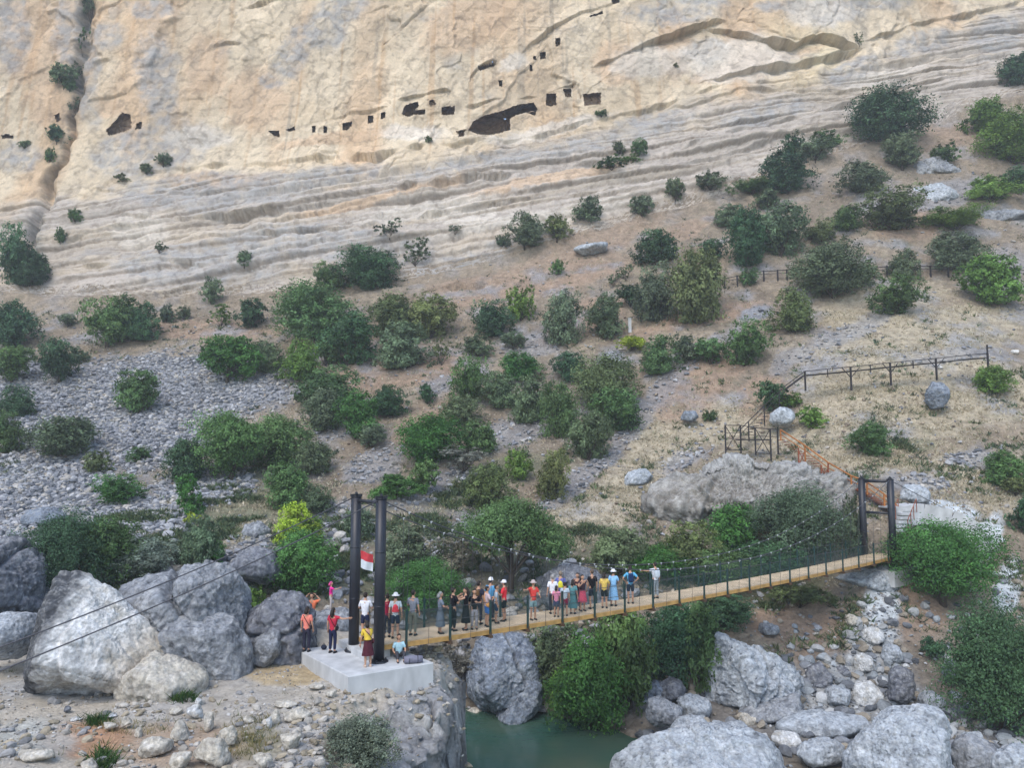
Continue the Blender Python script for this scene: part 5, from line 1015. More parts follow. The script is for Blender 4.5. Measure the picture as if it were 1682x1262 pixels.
for l in (.05, WID - .05):
    for tt in posts_t:
        mb = MB(); mb.box(at(tt, l, deckz(tt) + .50), DIR, PER, UPV, .036, .036, .68)
        mb.box(at(tt, l, deckz(tt) + 1.19), DIR, PER, UPV, .042, .042, .012)
        bpart(mb, 'rail_post', M['post'])
    for hh, nm in ((1.12, 'hand_rope'), (.62, 'middle_rope')):
        mb = MB(); mb.tube([at(q, l, deckz(q) + hh) for q in np.linspace(.1, LEN + .1, 41)], .013, 5); bpart(mb, nm, M['cable'], smooth=True)
    # wire net
    ts = np.linspace(.2, LEN + .6, 60); V = []; UV = []
    ln = l + (-.045 if l < 1 else .045)
    for q in ts:
        V += [at(q, ln, deckz(q) + .02) - bloc, at(q, ln, deckz(q) + 1.12) - bloc]; UV += [(q, .0), (q, 1.1)]
    me = bpy.data.meshes.new('wire_net'); Q = [(2 * i, 2 * i + 2, 2 * i + 3, 2 * i + 1) for i in range(len(ts) - 1)]
    me.from_pydata([tuple(v) for v in V], [], Q); uv = me.uv_layers.new(name='UVMap')
    for p in me.polygons:
        for li in p.loop_indices: uv.data[li].uv = UV[me.loops[li].vertex_index]
    link('wire_net', me, M['net'], bridge)
    # main cable, clamps and hangers
    lc = l + (-.10 if l < 1 else .10)
    def cz(q):
        s = (q - 19.8) / 19.8; z0 = TOPZ - .05; zm = deckz(20) + 1.50
        return zm + (z0 - zm) * abs(s) ** 2.15
    mb = MB(); qs = np.linspace(0.15, LEN - .1, 70); mb.tube([at(q, lc, cz(q)) for q in qs], .024, 7); cab = bpart(mb, 'main_cable', M['cable'], smooth=True)
    tp = [at(LEN - .1, lc, TOPZ - .05), at(LEN + 12, lc, ENDZ + 2.2)]
    mb = MB(); mb.tube(tp, .024, 6); bpart(mb, 'back_stay', M['cable'], smooth=True)
    far = l > 1
    st0 = np.array(at(-.15, lc, TOPZ - .05)); ends = P(-160, 1165, 20.2) if not far else P(-160, 1122, 20.9)
    mb = MB(); mb.tube([st0 + (ends - st0) * s - UPV * .25 * 4 * s * (1 - s) for s in np.linspace(0, 1, 24)], .022, 6); bpart(mb, 'back_stay', M['cable'], smooth=True)
    for q in np.arange(1.2, LEN - .3, 1.0):
        zc = cz(q)
        mb = MB(); mb.tube([at(q, lc, zc), at(q, l, deckz(q) - .2)], .0085, 4); h = bpart(mb, 'hanger', M['cable'])
        mb = MB(); mb.box(at(q, lc, zc + .012), DIR, PER, UPV, .048, .026, .018); mb.box(at(q, lc, zc - .03), DIR, PER, UPV, .014, .014, .03); bpart(mb, 'cable_clamp', M['clamp'], h)
# towers
def tower(t, base, lower, pr=.205):
    for l in (0, WID):
        mb = MB(); p0 = at(t, l, base); p1 = at(t, l, TOPZ); mb.tube([p0, p0 + UPV * .06], .36, 8); mb.tube([p0, p0 * .5 + p1 * .5, p1], pr, 20); mb.tube([p1, p1 + UPV * .03], pr + .02, 20)
        for hh in (.34, .67): mb.tube([p0 + (p1 - p0) * hh - UPV * .02, p0 + (p1 - p0) * hh + UPV * .02], pr + .008, 20)
        for k in range(8):
            a = k * PI / 4; mb.tube([p0 + UPV * .05 + .29 * (DIR * math.cos(a) + PER * math.sin(a)), p0 + UPV * .12 + .29 * (DIR * math.cos(a) + PER * math.sin(a))], .03, 6)
        o = bpart(mb, 'tower_post', M['black'], smooth=False)
        o.data.polygons.foreach_set('use_smooth', [len(p.vertices) == 4 for p in o.data.polygons])
        mb = MB(); mb.box(at(t, l, TOPZ + .06), DIR, PER, UPV, .24, .05, .05); mb.tube([at(t - .02, l, TOPZ + .10), at(t + .02, l, TOPZ + .10)], .10, 10); bpart(mb, 'cable_saddle', M['black'], o)
    mb = MB(); mb.tube([at(t, .1, TOPZ - .14), at(t, WID - .1, TOPZ - .14)], .065 if not lower else .11, 10); bpart(mb, 'crossbar', M['black'], smooth=True)
    if lower: mb = MB(); mb.tube([at(t, .1, lower), at(t, WID - .1, lower)], .085, 10); bpart(mb, 'crossbar', M['black'], smooth=True)
tower(0, PADZ, None)
tower(LEN, ENDZ - .5, P(1445, 843, 54.6)[2], .235)
# the flag between the near posts, lashed to the far one
fp = at(-.05, WID - .22, 0); fz = P(602, 918, 31.0)[2]
fl = MB(); nu, nv = 14, 12
def flag_pt(u, v):
    q = fp + np.array([.98, -.2, 0]) * (.16 + .54 * u); return np.array([q[0], q[1], fz + .34 - .66 * v - .14 * u]) + np.array([.2, .98, 0]) * (.06 * math.sin(7 * u + 2 * v) - .08 * u)
flag = empty('flag', flag_pt(0, 0), label='red and white flag hanging between the two near tower posts', category='flag')
for nm, v0, v1, mt in (('red_field', 0, .5, 'flagred'), ('white_field', .5, 1, 'flagwhite')):
    mb = MB(); V = []
    for th in (0, .006):
        for j in range(nv + 1):
            for i in range(nu + 1): V.append(flag_pt(i / nu, v0 + (v1 - v0) * j / nv) + np.array([0, 1, 0]) * th - np.array(flag.location))
    k = (nu + 1) * (nv + 1); Q = [(j * (nu + 1) + i, j * (nu + 1) + i + 1, (j + 1) * (nu + 1) + i + 1, (j + 1) * (nu + 1) + i) for j in range(nv) for i in range(nu)]
    mb.add(V, Q + [tuple(x + k for x in reversed(q)) for q in Q]); mb.build(nm, M[mt], flag, True)
# concrete slab under the near tower, with a raised step
def prism(mb, pts, z0, z1, bev=.03):
    pts = [np.array(p[:2]) for p in pts]; c = np.mean(pts, 0); n = len(pts)
    ins = [p + (c - p) / np.linalg.norm(c - p) * bev for p in pts]
    V = [(*p, z0) for p in pts] + [(*p, z1 - bev) for p in pts] + [(*p, z1) for p in ins]
    Q = [(k * n + i, k * n + (i + 1) % n, (k + 1) * n + (i + 1) % n, (k + 1) * n + i) for k in (0, 1) for i in range(n)]
    mb.add(V, Q + [tuple(range(2 * n, 3 * n)), tuple(range(n - 1, -1, -1))])
slabZ = PADZ
c_l, c_n, c_r = PZ(489, 1068, slabZ), PZ(572, 1112, slabZ), PZ(712, 1089, slabZ); c_b = c_l + c_r - c_n
sl = empty('concrete_slab', (c_l + c_r) / 2, label='pale concrete foundation slab under the near bridge tower', category='slab')
mb = MB(); prism(mb, [c - np.array(sl.location) for c in (c_l, c_n, c_r, c_b)], -1.15, 0); mb.build('base', M['concrete'], sl)
s1, s2 = PZ(556, 1062, slabZ), PZ(598, 1086, slabZ); dd_ = DIR * 2.2
mb = MB(); prism(mb, [x - np.array(sl.location) for x in (s1, s2, s2 + DIR * 1.1, s1 + DIR * 1.1)], .004, .26); mb.build('step', M['concrete'], sl)
# far abutment, steps and paving
ab = empty('stone_abutment', at(LEN + .5, WID / 2, ENDZ - .6), label='pale masonry abutment and walled path at the far end of the bridge', category='abutment')
al = np.array(ab.location)
mb = MB(); q = [at(LEN - .7, -.35, 0), at(LEN + 3.0, -.35, 0), at(LEN + 3.0, WID + .5, 0), at(LEN - .7, WID + .5, 0)]
prism(mb, [x - np.array([al[0], al[1], 0]) for x in q], -1.1, -.05, .06); mb.build('footing', M['concrete'], ab)
mb = MB()
wl = [(1470, 834, 58.5), (1515, 829, 59), (1560, 838, 58.6), (1600, 858, 58), (1626, 892, 57)]
for a, b in zip(wl[:-1], wl[1:]):
    pa, pb = P(*a), P(*b); ax = (pb - pa); L = np.linalg.norm(ax); ax /= L; ay = np.cross(UPV, ax); ay /= np.linalg.norm(ay)
    mb.box((pa + pb) / 2 - UPV * .7 - al, ax, ay, np.cross(ax, ay), L / 2, .25, .75)
    mb.box((pa + pb) / 2 - UPV * .05 - al + ay * 1.0, ax, ay, np.cross(ax, ay), L / 2 - .03, .9, .06)
mb.build('path_wall', M['concrete'], ab)
mb = MB(); s0, s1 = P(1478, 872, 56.5), P(1490, 838, 58.6)
for k in range(6):
    p = s0 + (s1 - s0) * (k / 5); mb.box(p - al, np.array([1., .25, 0]) / 1.031, np.array([-.25, 1, 0]) / 1.031, UPV, .55, .22, .08)
mb.build('steps', M['concrete'], ab)
mb = MB()
for dx in (-14, 16):
    r0, r1 = P(1476 + dx, 878, 56.4), P(1490 + dx, 842, 58.4)
    for k in range(4): p = r0 + (r1 - r0) * k / 3; mb.tube([p - al, p + UPV * 1.0 - al], .03, 6)
    mb.tube([r0 + UPV * 1.0 - al, r1 + UPV * 1.0 - al], .03, 6)
mb.build('step_railing', M['rust'], ab)

# ------------------------------------------------------------------ walkways, stairs, fence
def rail_run(root, pts, hgt, mat, every, r=.045, brace=False, two=True, deckw=1.0):
    """posts to the ground, a top rail and a mid rail along a chain of points; each post a part"""
    loc = np.array(root.location)
    for a, b in zip(pts[:-1], pts[1:]):
        mb = MB(); mb.tube([a - loc, b - loc], r * .9, 6); mb.build('top_rail', mat, root, True)
        if two:
            mb = MB(); mb.tube([a - UPV * hgt * .5 - loc, b - UPV * hgt * .5 - loc], r * .55, 6); mb.build('middle_rail', mat, root, True)
def post(root, top, down, mat, r=.055, brace=0, name='post'):
    loc = np.array(root.location); mb = MB(); mb.box(top - UPV * down / 2 - loc, (1, 0, 0), (0, 1, 0), UPV, r, r, down / 2)
    if brace:
        for s in (-1, 1): mb.tube([top - UPV * down * .45 - loc, top + np.array([s * brace, 0, -.03]) - loc], r * .6, 5)
    mb.build(name, mat, root)
# level walkway
W_ = [P(1290, 634, 77.5), P(1322, 610, 77.5), P(1397, 603, 76.8), P(1462, 596, 76.6), P(1537, 589, 76.8), P(1592, 583, 77.4), P(1622, 581, 77.8)]
wk = empty('walkway', W_[3], label='dark steel walkway on braced posts crossing the straw slope', category='walkway')
mb = MB()
for a, b in zip(W_[:-1], W_[1:]):
    ax = b - a; L = np.linalg.norm(ax); ax /= L; ay = np.cross(UPV, ax); ay /= np.linalg.norm(ay); mb.box((a + b) / 2 - UPV * .42 + ay * .45 - np.array(wk.location), ax, ay, np.cross(ax, ay), L / 2, .42, .04)
mb.build('footboard', M['steel'], wk)
rail_run(wk, W_, .8, M['steel'], 2)
for p, dn, br in ((W_[1], 2.0, 0), (W_[2], 2.4, .9), (W_[3], 2.3, .8), (W_[4], 2.2, .8), (W_[6], 2.0, 0), ((W_[1] + W_[2]) / 2, .8, 0), ((W_[3] + W_[4]) / 2, .8, 0), ((W_[2] + W_[3]) / 2, .8, 0)):
    post(wk, p, dn, M['steel'], .075 if dn > 1 else .04, br)
post(wk, W_[6] + UPV * .9, 1.0, M['steel'], .06)
# steep dark stairs down to the platform
S_ = [P(1290, 634, 77.0), P(1254, 668, 75.0), P(1218, 704, 73.0)]
stt = empty('staircase', S_[2], label='steep dark steel stairs rising from the platform to the walkway', category='stairs')
rail_run(stt, S_, .9, M['steel'], 2, .05)
mb = MB(); sl_ = np.array(stt.location)
for k in range(15):
    p = S_[2] + (S_[0] - S_[2]) * k / 14 - UPV * .95; mb.box(p + np.array([.25, .45, 0]) - sl_, (1, 0, 0), (0, 1, 0), UPV, .18, .42, .025)
mb.build('steps', M['steel'], stt)
for k in (.15, .5, .85): post(stt, S_[2] + (S_[0] - S_[2]) * k, 1.9, M['steel'], .045)
# platform with cross-braced frames
Lp = [P(1191, 699, 70.5), P(1216, 699, 71.5), P(1240, 703, 70.8), P(1265, 705, 70.4), P(1277, 706, 71)]
pf = empty('steel_platform', Lp[2], label='dark steel lookout platform with cross-braced frames on top of the rock outcrop', category='platform'); pl_ = np.array(pf.location)
rail_run(pf, Lp, 1.4, M['steel'], 2, .045)
for p, dn in zip(Lp, (2.7, 2.6, 2.5, 2.9, 2.3)): post(pf, p, dn, M['steel'], .06)
for a, b, dn in ((Lp[0], Lp[1], 2.4), (Lp[2], Lp[3], 2.4)):
    mb = MB(); mb.tube([a - pl_, b - UPV * dn - pl_], .035, 5); mb.tube([b - pl_, a - UPV * dn - pl_], .035, 5); mb.tube([a - UPV * dn * .95 - pl_, b - UPV * dn * .95 - pl_], .035, 5); mb.build('cross_brace', M['steel'], pf)
mb = MB(); c = (Lp[1] + Lp[3]) / 2 - UPV * 1.15 + np.array([0, .6, 0]); mb.box(c - pl_, (1, 0, 0), (0, 1, 0), UPV, 1.5, .6, .05); mb.build('floor_plate', M['steel'], pf)
# orange stairs down to the far tower
O_ = [P(1282, 706, 70.4), P(1322, 732, 67.2), P(1360, 760, 64.5), P(1398, 782, 62.5), P(1424, 792, 61.2), P(1452, 812, 59.8), P(1486, 842, 58.8)]
og = empty('staircase', O_[2], label='orange rusty stairs descending from the platform to the far tower', category='stairs'); ol = np.array(og.location)
for off in (np.zeros(3), np.array([.35, .85, 0])):
    rail_run(og, [p + off for p in O_], .9, M['orange'], 2, .07)
mb = MB()
for a, b in zip(O_[:-1], O_[1:]):
    for k in np.linspace(0, 1, 7, endpoint=False):
        p = a + (b - a) * k - UPV * .95 + np.array([.17, .42, 0]); mb.box(p - ol, (1, 0, 0), (0, 1, 0), UPV, .2, .42, .03)
mb.build('steps', M['rust'], og)
for k, p in enumerate(O_): post(og, p, 1.0 if k not in (1, 2) else 1.9, M['orange'] if k != 2 else M['rust'], .055)
for p in (O_[1], O_[2]):
    post(og, p + np.array([-.5, .2, -.2]), 1.8, M['rust'], .05)
    mb = MB(); mb.tube([p - UPV * .4 - ol, p + np.array([-.5, .2, -1.7]) - ol], .04, 5); mb.tube([p - UPV * 1.6 - ol, p + np.array([-.5, .2, -.4]) - ol], .04, 5); mb.build('cross_brace', M['rust'], og)
# upper fence along the path
FN = [(1190, 466), (1212, 462), (1236, 456), (1254, 453), (1278, 452), (1292, 451), (1310, 450), (1342, 450), (1380, 450), (1404, 452), (1437, 449), (1457, 447), (1490, 448), (1512, 446), (1529, 446), (1558, 446), (1600, 448), (1640, 450), (1672, 452), (1690, 453)]
fen = None; tops = []
for x, y in FN:
    p, _ = nearest(H, x, y + 9); tops.append(np.array(p) + UPV * 1.45)
fen = empty('path_fence', np.array(tops[8]) - UPV * 1.45, label='dark post-and-rail fence along the upper path on the right slope', category='fence')
rail_run(fen, tops, .8, M['steel'], 1, .06)
for p in tops: post(fen, p + UPV * .12, 1.9, M['steel'], .085)
p, _ = nearest(H, 1034, 545)
mp_ = MB(); mp_.box((0, 0, .85), (1, 0, 0), (0, 1, 0), UPV, .20, .16, .95); mp_.box((0, 0, 1.83), (1, 0, 0), (0, 1, 0), UPV, .23, .19, .03)
o = mp_.build('concrete_post', M['concrete'], label='short pale concrete post standing among the bushes below the overhanging rock', category='post'); o.location = p
# ------------------------------------------------------------------ people
def skin_mesh(verts, edges, radii, root, sub=1):
    me = bpy.data.meshes.new('tmp'); me.from_pydata([tuple(v) for v in verts], edges, []); ob = bpy.data.objects.new('tmp', me); C.objects.link(ob)
    ob.modifiers.new('s', 'SKIN'); sv = me.skin_vertices[0].data
    for i, r in enumerate(radii):
        sv[i].radius = (r, r) if np.isscalar(r) else r; sv[i].use_root = i in root
    ob.modifiers['s'].use_smooth_shade = True
    if sub: m = ob.modifiers.new('u', 'SUBSURF'); m.levels = sub; m.render_levels = sub
    dg = bpy.context.evaluated_depsgraph_get(); ev = ob.evaluated_get(dg); m2 = ev.to_mesh()
    V = np.empty(len(m2.vertices) * 3, np.float32); m2.vertices.foreach_get('co', V); Fc = [tuple(p.vertices) for p in m2.polygons]
    ev.to_mesh_clear(); bpy.data.objects.remove(ob); bpy.data.meshes.remove(me)
    return V.reshape(-1, 3), Fc
ARMS = {  # elbow and wrist relative to the shoulder (x outwards, y forward, z up)
 'hang': ((.06, -.02, -.28), (.08, .04, -.52)), 'rail': ((.08, .08, -.25), (.02, .30, -.33)), 'chest': ((.10, .06, -.27), (-.08, .26, -.18)), 'point': ((.22, .16, -.02), (.44, .32, .02)),
 'fwd': ((.04, .26, -.10), (.02, .50, -.02)), 'head': ((.22, .04, .06), (.02, .02, .26)), 'phone': ((.10, .16, -.20), (-.06, .36, .06)), 'hip': ((.20, -.08, -.22), (.04, .04, -.40)), 'back': ((.10, -.16, -.24), (-.08, -.16, -.38)), 'side': ((.26, 0, -.05), (.50, .04, -.02)),
}
def person(pos, yaw, hgt, label, top=(.5, .5, .5), bottom=(.05, .05, .08), btype='long', sleeve=.5, hair=(.02, .014, .011), hlen=0, hat=None, armL='hang', armR='hang', pack=None, bag=None, pose='stand', dress=False, lean=0., step=.0, waist=0., shoe=(.03, .03, .035), fat=1., skin=(.46, .27, .18), vest=None):
    s = hgt / 1.72
    root = empty('person', pos, label=label, category='person'); root.rotation_euler = (0, 0, yaw); root.scale = (s, s, s)
    f = fat
    # joints
    if pose == 'sit':
        hz = .13; pel = np.array([0, 0, hz]); knee = [(sx * .14, .40, .34) for sx in (-1, 1)]; ank = [(sx * .13, .62, .06) for sx in (-1, 1)]
    elif pose == 'crouch':
        pel = np.array([0, -.12, .62]); knee = [(sx * .11, .14, .46) for sx in (-1, 1)]; ank = [(sx * .10, -.04, .08) for sx in (-1, 1)]
    else:
        pel = np.array([0, 0, .94]); knee = [(sx * .10, .02 + sx * step * .5, .50) for sx in (-1, 1)]; ank = [(sx * .105, -.02 + sx * step, .085) for sx in (-1, 1)]
    ln = lean
    def sp(z, y=0.): return pel + np.array([0, math.sin(ln) * z + y * math.cos(ln), math.cos(ln) * z])
    waist_, chest, nb, head0 = sp(.17), sp(.38), sp(.53), sp(.60)
    hc = sp(.72, .015)
    V, E, R = [], [], []
    def add(p, r, prev=None):
        V.append(np.asarray(p, float)); R.append(r)
        if prev is not None: E.append((prev, len(V) - 1))
        return len(V) - 1
    ip = add(pel, (.145 * f, .10 * f)); iw = add(waist_, (.125 * f, .092 * f), ip); ic = add(chest, (.155 * f, .105 * f), iw); inb = add(nb, (.075, .06), ic); ih = add(head0, (.052, .054), inb); ihh = add(sp(.66, .01), .05, ih)
    arms, legs = [], []
    for sx, mode in ((-1, armL), (1, armR)):
        e, w_ = ARMS[mode]; sh = sp(.475) + np.array([sx * .175 * f, 0, 0])
        c_, s_ = math.cos(-ln), math.sin(-ln)
        rot = lambda q: np.array([sx * q[0], q[1], q[2]])
        el, wr = sh + rot(e), sh + rot(w_)
        a = add(sh, .056 * f, ic); b = add(el, .040, a); c = add(wr, .027, b)
        arms.append((sh, el, wr, sx))
    for sx, k, an in ((-1, knee[0], ank[0]), (1, knee[1], ank[1])):
        hip = pel + np.array([sx * .09 * f, 0, -.05 if pose != 'sit' else 0]); a = add(hip, .088 * f, ip); b = add(k, .058, a); m = add(np.array(k) * .45 + np.array(an) * .55 + np.array([0, -.015, 0]), .050, b); c = add(an, .036, m); d = add(np.array(an) + np.array([0, .13, -.045]), (.034, .028), c)
        legs.append((hip, np.array(k), np.array(an)))
    bv, bf = skin_mesh(V, E, R, [0]); mb = MB(); mb.add(bv, bf)
    # head with nose, chin, ears and eyes
    hv = MB(); hv.ellip(hc, (.078, .098, .118), 16, 12); hh = hv.v[0]; rel = hh - hc
    nose = np.exp(-((rel[:, 0]) / .018) ** 2 - ((rel[:, 2] + .012) / .028) ** 2) * (rel[:, 1] > 0); hh[:, 1] += .026 * nose
    jaw = (rel[:, 2] < -.04); hh[jaw, 0] = hc[0] + rel[jaw, 0] * .86; hh[jaw, 1] += .008
    sock = np.exp(-((np.abs(rel[:, 0]) - .033) / .016) ** 2 - ((rel[:, 2] - .012) / .016) ** 2) * (rel[:, 1] > 0); hh[:, 1] -= .009 * sock
    mth = np.exp(-((rel[:, 0]) / .028) ** 2 - ((rel[:, 2] + .06) / .010) ** 2) * (rel[:, 1] > 0); hh[:, 1] -= .006 * mth
    mb.add(hh, hv.f)
    for sx in (-1, 1): mb.ellip(hc + np.array([sx * .080, -.004, -.005]), (.012, .022, .032), 8, 6)
    # hands: palm, four fingers of different lengths and a thumb, a little curled
    for (sh, el, wr, sx) in arms:
        d = wr - el; d /= np.linalg.norm(d); inn = np.array([-sx, .2, 0.]); inn -= d * (inn @ d); inn /= np.linalg.norm(inn); sd_ = np.cross(d, inn)
        palm = wr + d * .055; mb.box(palm, d, sd_, inn, .048, .040, .013)
        for k, (o_, L) in enumerate(((-.030, .058), (-.010, .070), (.010, .066), (.029, .050))):
            b0_ = wr + d * .098 + sd_ * o_; m1 = b0_ + d * L * .55 + inn * .012; m2 = m1 + d * L * .38 + inn * .026; mb.tube([b0_ - d * .012, m1, m2], [.0095, .0088, .0065], 5)
        fw = -1 if sd_[1] < 0 else 1
        t0 = wr + d * .03 + sd_ * .036 * fw; mb.tube([t0, t0 + d * .03 + sd_ * .024 * fw + inn * .012, t0 + d * .058 + sd_ * .026 * fw + inn * .022], [.012, .0105, .008], 5)
    body = mb.build('body', M['skin'], root, True)
    eb = MB()
    for sx in (-1, 1): eb.ellip(hc + np.array([sx * .033, .083, .012]), (.012, .008, .007), 8, 6)
    eb.build('eyes', M['eye'], root, True)
    def cloth(mbx, name, col):
        o = mbx.build(name, M['cloth'], root, True); o.color = (*col, 1); return o
    # top
    tv, te, trr = [], [], []
    def ta(p, r, prev=None):
        tv.append(np.asarray(p, float)); trr.append(r)
        if prev is not None: te.append((prev, len(tv) - 1))
        return len(tv) - 1
    i0 = ta(sp(-.13 if pose != 'sit' else -.02), (.168 * f, .125 * f)); i1 = ta(sp(.17), (.150 * f, .112 * f), i0); i2 = ta(sp(.37), (.178 * f, .124 * f), i1); i3 = ta(sp(.50), (.09, .075), i2)
    for (sh, el, wr, sx) in arms:
        a = ta(sh, .074 * f, i2)
        if sleeve <= .5: ta(sh + (el - sh) * max(.35, sleeve * 1.6), .066, a)
        else:
            b = ta(el, .054, a); ta(el + (wr - el) * .9, .042, b)
    v, fc = skin_mesh(tv, te, trr, [0]); mx = MB(); mx.add(v, fc); cloth(mx, 'shirt' if not dress else 'dress_top', top)
    if vest is not None:
        mx = MB(); vv, ff = skin_mesh([sp(.02), sp(.18), sp(.36), sp(.44)], [(0, 1), (1, 2), (2, 3)], [(.180, .132), (.160, .12), (.180, .132), (.12, .10)], [0]); mx.add(vv, ff); cloth(mx, 'vest', vest)
    # bottom
    if btype in ('long', 'short'):
        tv, te, trr = [], [], []
        j0 = ta(pel + np.array([0, 0, .05]), (.152 * f, .112 * f)); j1 = ta(pel + np.array([0, 0, -.03]), (.155 * f, .115 * f), j0)
        for (hip, k, an) in legs:
            a = ta(hip + (k - hip) * .12, .102 * f, j1)
            if btype == 'short': ta(hip + (k - hip) * .88, .086, a)
            else:
                b = ta(k, .074, a); ta(k + (an - k) * .93, .060, b)
        v, fc = skin_mesh(tv, te, trr, [0]); mx = MB(); mx.add(v, fc); cloth(mx, 'trousers' if btype == 'long' else 'shorts', bottom)
    else:                                                          # skirt or dress skirt: an open flared tube, hem rippled
        zend = {'skirt': .45, 'dress': .32, 'mini': .58}[btype]; mx = MB(); n = 24; VV = []
        for j, zz in enumerate(np.linspace(pel[2] + .10, zend, 7)):
            t = j / 6; ra = .150 * f + .10 * t; rbb = .112 * f + .09 * t
            for i in range(n):
                th = 2 * PI * i / n; rp = 1 + .07 * t * math.sin(6 * th + hgt * 20); VV.append((pel[0] + ra * rp * math.cos(th), pel[1] * (1 - t * .5) + rbb * rp * math.sin(th), zz))
        mx.add(VV, [(j * n + i, j * n + (i + 1) % n, (j + 1) * n + (i + 1) % n, (j + 1) * n + i) for j in range(6) for i in range(n)] + [tuple(range(n))])
        cloth(mx, 'skirt', bottom)
    for (hip, k, an) in legs:
        mx = MB(); an = np.array(an); mx.tube([an + (0, -.055, -.05), an + (0, -.03, -.035), an + (0, .05, -.045), an + (0, .13, -.058), an + (0, .175, -.066)], [.030, .046, .046, .043, .022], 10); mx.box(an + np.array([0, .055, -.077]), (1, 0, 0), (0, 1, 0), UPV, .040, .115, .008); cloth(mx, 'shoe', shoe)
    # hair / hat
    hm = MB(); hm.ellip(hc + np.array([0, -.014, .018]), (.088, .104, .116), 16, 12); k = hm.v[0]; rel = k - hc
    low = (rel[:, 2] < .035 + .5 * rel[:, 1]) & (rel[:, 1] > -.03); k[low] = hc + rel[low] * .72
    if hlen:
        hm.tube([hc + (0, -.075, .03), hc + (0, -.10, -.08), hc + (0, -.105, -.10 - hlen * .5), hc + (0, -.095, -.10 - hlen)], [.072, .085, .078, .035], 12)
    o = hm.build('hair', M['hair'], root, True); o.color = (*hair, 1)
    if hat is not None:
        mx = MB(); n = 20; VV = []; prof = [(.001, .150), (.05, .145), (.085, .115), (.098, .06), (.100, .045)]
        brim = .165 if hat[1] == 'brim' else .112
        prof += [(brim, .030), (brim, .024), (.094, .036)]
        for r_, z_ in prof:
            for i in range(n):
                th = 2 * PI * i / n; fwd_ = 1.0 + (.55 * max(0, math.sin(th)) ** 2 if hat[1] == 'cap' and r_ > .105 else 0)
                VV.append(hc + np.array([r_ * math.cos(th), r_ * 1.14 * math.sin(th) * fwd_ - .008, z_]))
        mx.add(VV, [(j * n + i, j * n + (i + 1) % n, (j + 1) * n + (i + 1) % n, (j + 1) * n + i) for j in range(len(prof) - 1) for i in range(n)])
        cloth(mx, 'hat' if hat[1] == 'brim' else 'cap', hat[0])
    if pack is not None:
        mx = MB(); c = sp(.30, -.19); ax = np.array([1., 0, 0]); az = np.array([0, math.sin(ln), math.cos(ln)]); ay = np.cross(az, ax)
        pv = MB(); pv.ellip(c, (.155, .10, .235), 14, 10); kk = pv.v[0]; rl = (kk - c) / np.array([.155, .10, .235]); rl = np.sign(rl) * np.abs(rl) ** .6; kk[:] = c + rl * np.array([.135, .085, .215]); mx.add(kk, pv.f)
        for sx in (-1, 1): mx.tube([sp(.47, -.11) + ax * sx * .10, sp(.54, .0) + ax * sx * .11, sp(.45, .115) + ax * sx * .12, sp(.30, .12) + ax * sx * .14, sp(.15, -.10) + ax * sx * .15], .018, 6)
        cloth(mx, 'backpack', pack)
    if bag is not None:
        mx = MB(); ax = np.array([1., 0, 0]); mx.tube([sp(.50, -.08) - ax * .12, sp(.34, -.145) + ax * .02, sp(.10, -.12) + ax * .17], .014, 6); mx.tube([sp(.50, -.08) - ax * .12, sp(.48, .09) - ax * .10, sp(.3, .14) + ax * .04, sp(.10, .06) + ax * .19], .014, 6)
        mx.ellip(sp(.04, -.02) + ax * .20, (.05, .12, .10), 10, 8); cloth(mx, 'shoulder_bag', bag)
    return root
def deck_t(xpix, l):
    lo, hi = 0., LEN
    for _ in range(40):
        m = (lo + hi) / 2; p = at(m, l, deckz(m)); x, _y = proj(p[0], p[1], p[2])
        if x < xpix: lo = m
        else: hi = m
    return lo
def on_deck(x, l): t = deck_t(x, l); return at(t, l, deckz(t) + .002)
def yaw_to(p, toward):                    # local +Y faces the given direction
    return math.atan2(-(toward[0]), toward[1])
AWAY = np.array([.1, 1, 0]); NEARV = np.array([0, -1, 0])
Rc, Gc = (.50, .035, .045), (.30, .32, .34)
W, NV, BK = (.70, .70, .72), (.020, .025, .06), (.012, .012, .016)
def gnd(x, y): return PZ(x, y, PADZ + .003)
person(gnd(503, 1071), yaw_to(0, (.2, 1)), 1.66, 'person in a salmon T-shirt with a dark strap across the back at the slab corner', (.72, .22, .17), (.03, .03, .05), bag=(.03, .02, .025), hlen=.05)
person(gnd(546, 1073), yaw_to(0, (.35, 1)), 1.66, 'person with long dark hair in a red top and navy trousers pointing to the right', (.46, .03, .06), (.02, .024, .06), hlen=.16, armR='side', sleeve=.4, bag=(.012, .012, .016))
person(P(511, 1043, 33.2), yaw_to(0, (.0, -1)), 1.66, 'person in an orange top with both hands raised to the head, behind the salmon T-shirt', (.75, .20, .10), (.05, .06, .05), armL='head', armR='head', hlen=.04)
person(P(543, 1004, 35.4), yaw_to(0, (1, .2)), 1.25, 'person in a bright pink top and pale trousers standing on the rock behind the slab', (.80, .04, .30), (.45, .40, .38), armR='fwd', hlen=.03, hair=(.5, .06, .2))
person(np.array([*P(599, 1060, 30.6)[:2], deckz(.3)]), yaw_to(0, (.1, 1)), 1.70, 'person in a white T-shirt and dark shorts standing between the two near tower posts', (.66, .66, .70), (.02, .025, .06), 'short', armL='chest', armR='chest', skin=(.5, .3, .2))
person(np.array([*at(.95, 1.12, 0)[:2], deckz(.95)]), yaw_to(0, (-.4, 1)), 1.62, 'person in a dark red shirt half hidden behind the near tower post', (.26, .02, .05), (.03, .03, .05), armR='rail')
person(gnd(604, 1096), yaw_to(0, (-.5, 1)), 1.58, 'person in a yellow top with a dark maroon wrap bending beside the near tower post', (.62, .44, .06), (.075, .02, .03), 'skirt', lean=.32, armR='fwd', armL='hang', bag=(.06, .02, .03), hlen=.05, shoe=(.55, .42, .34))
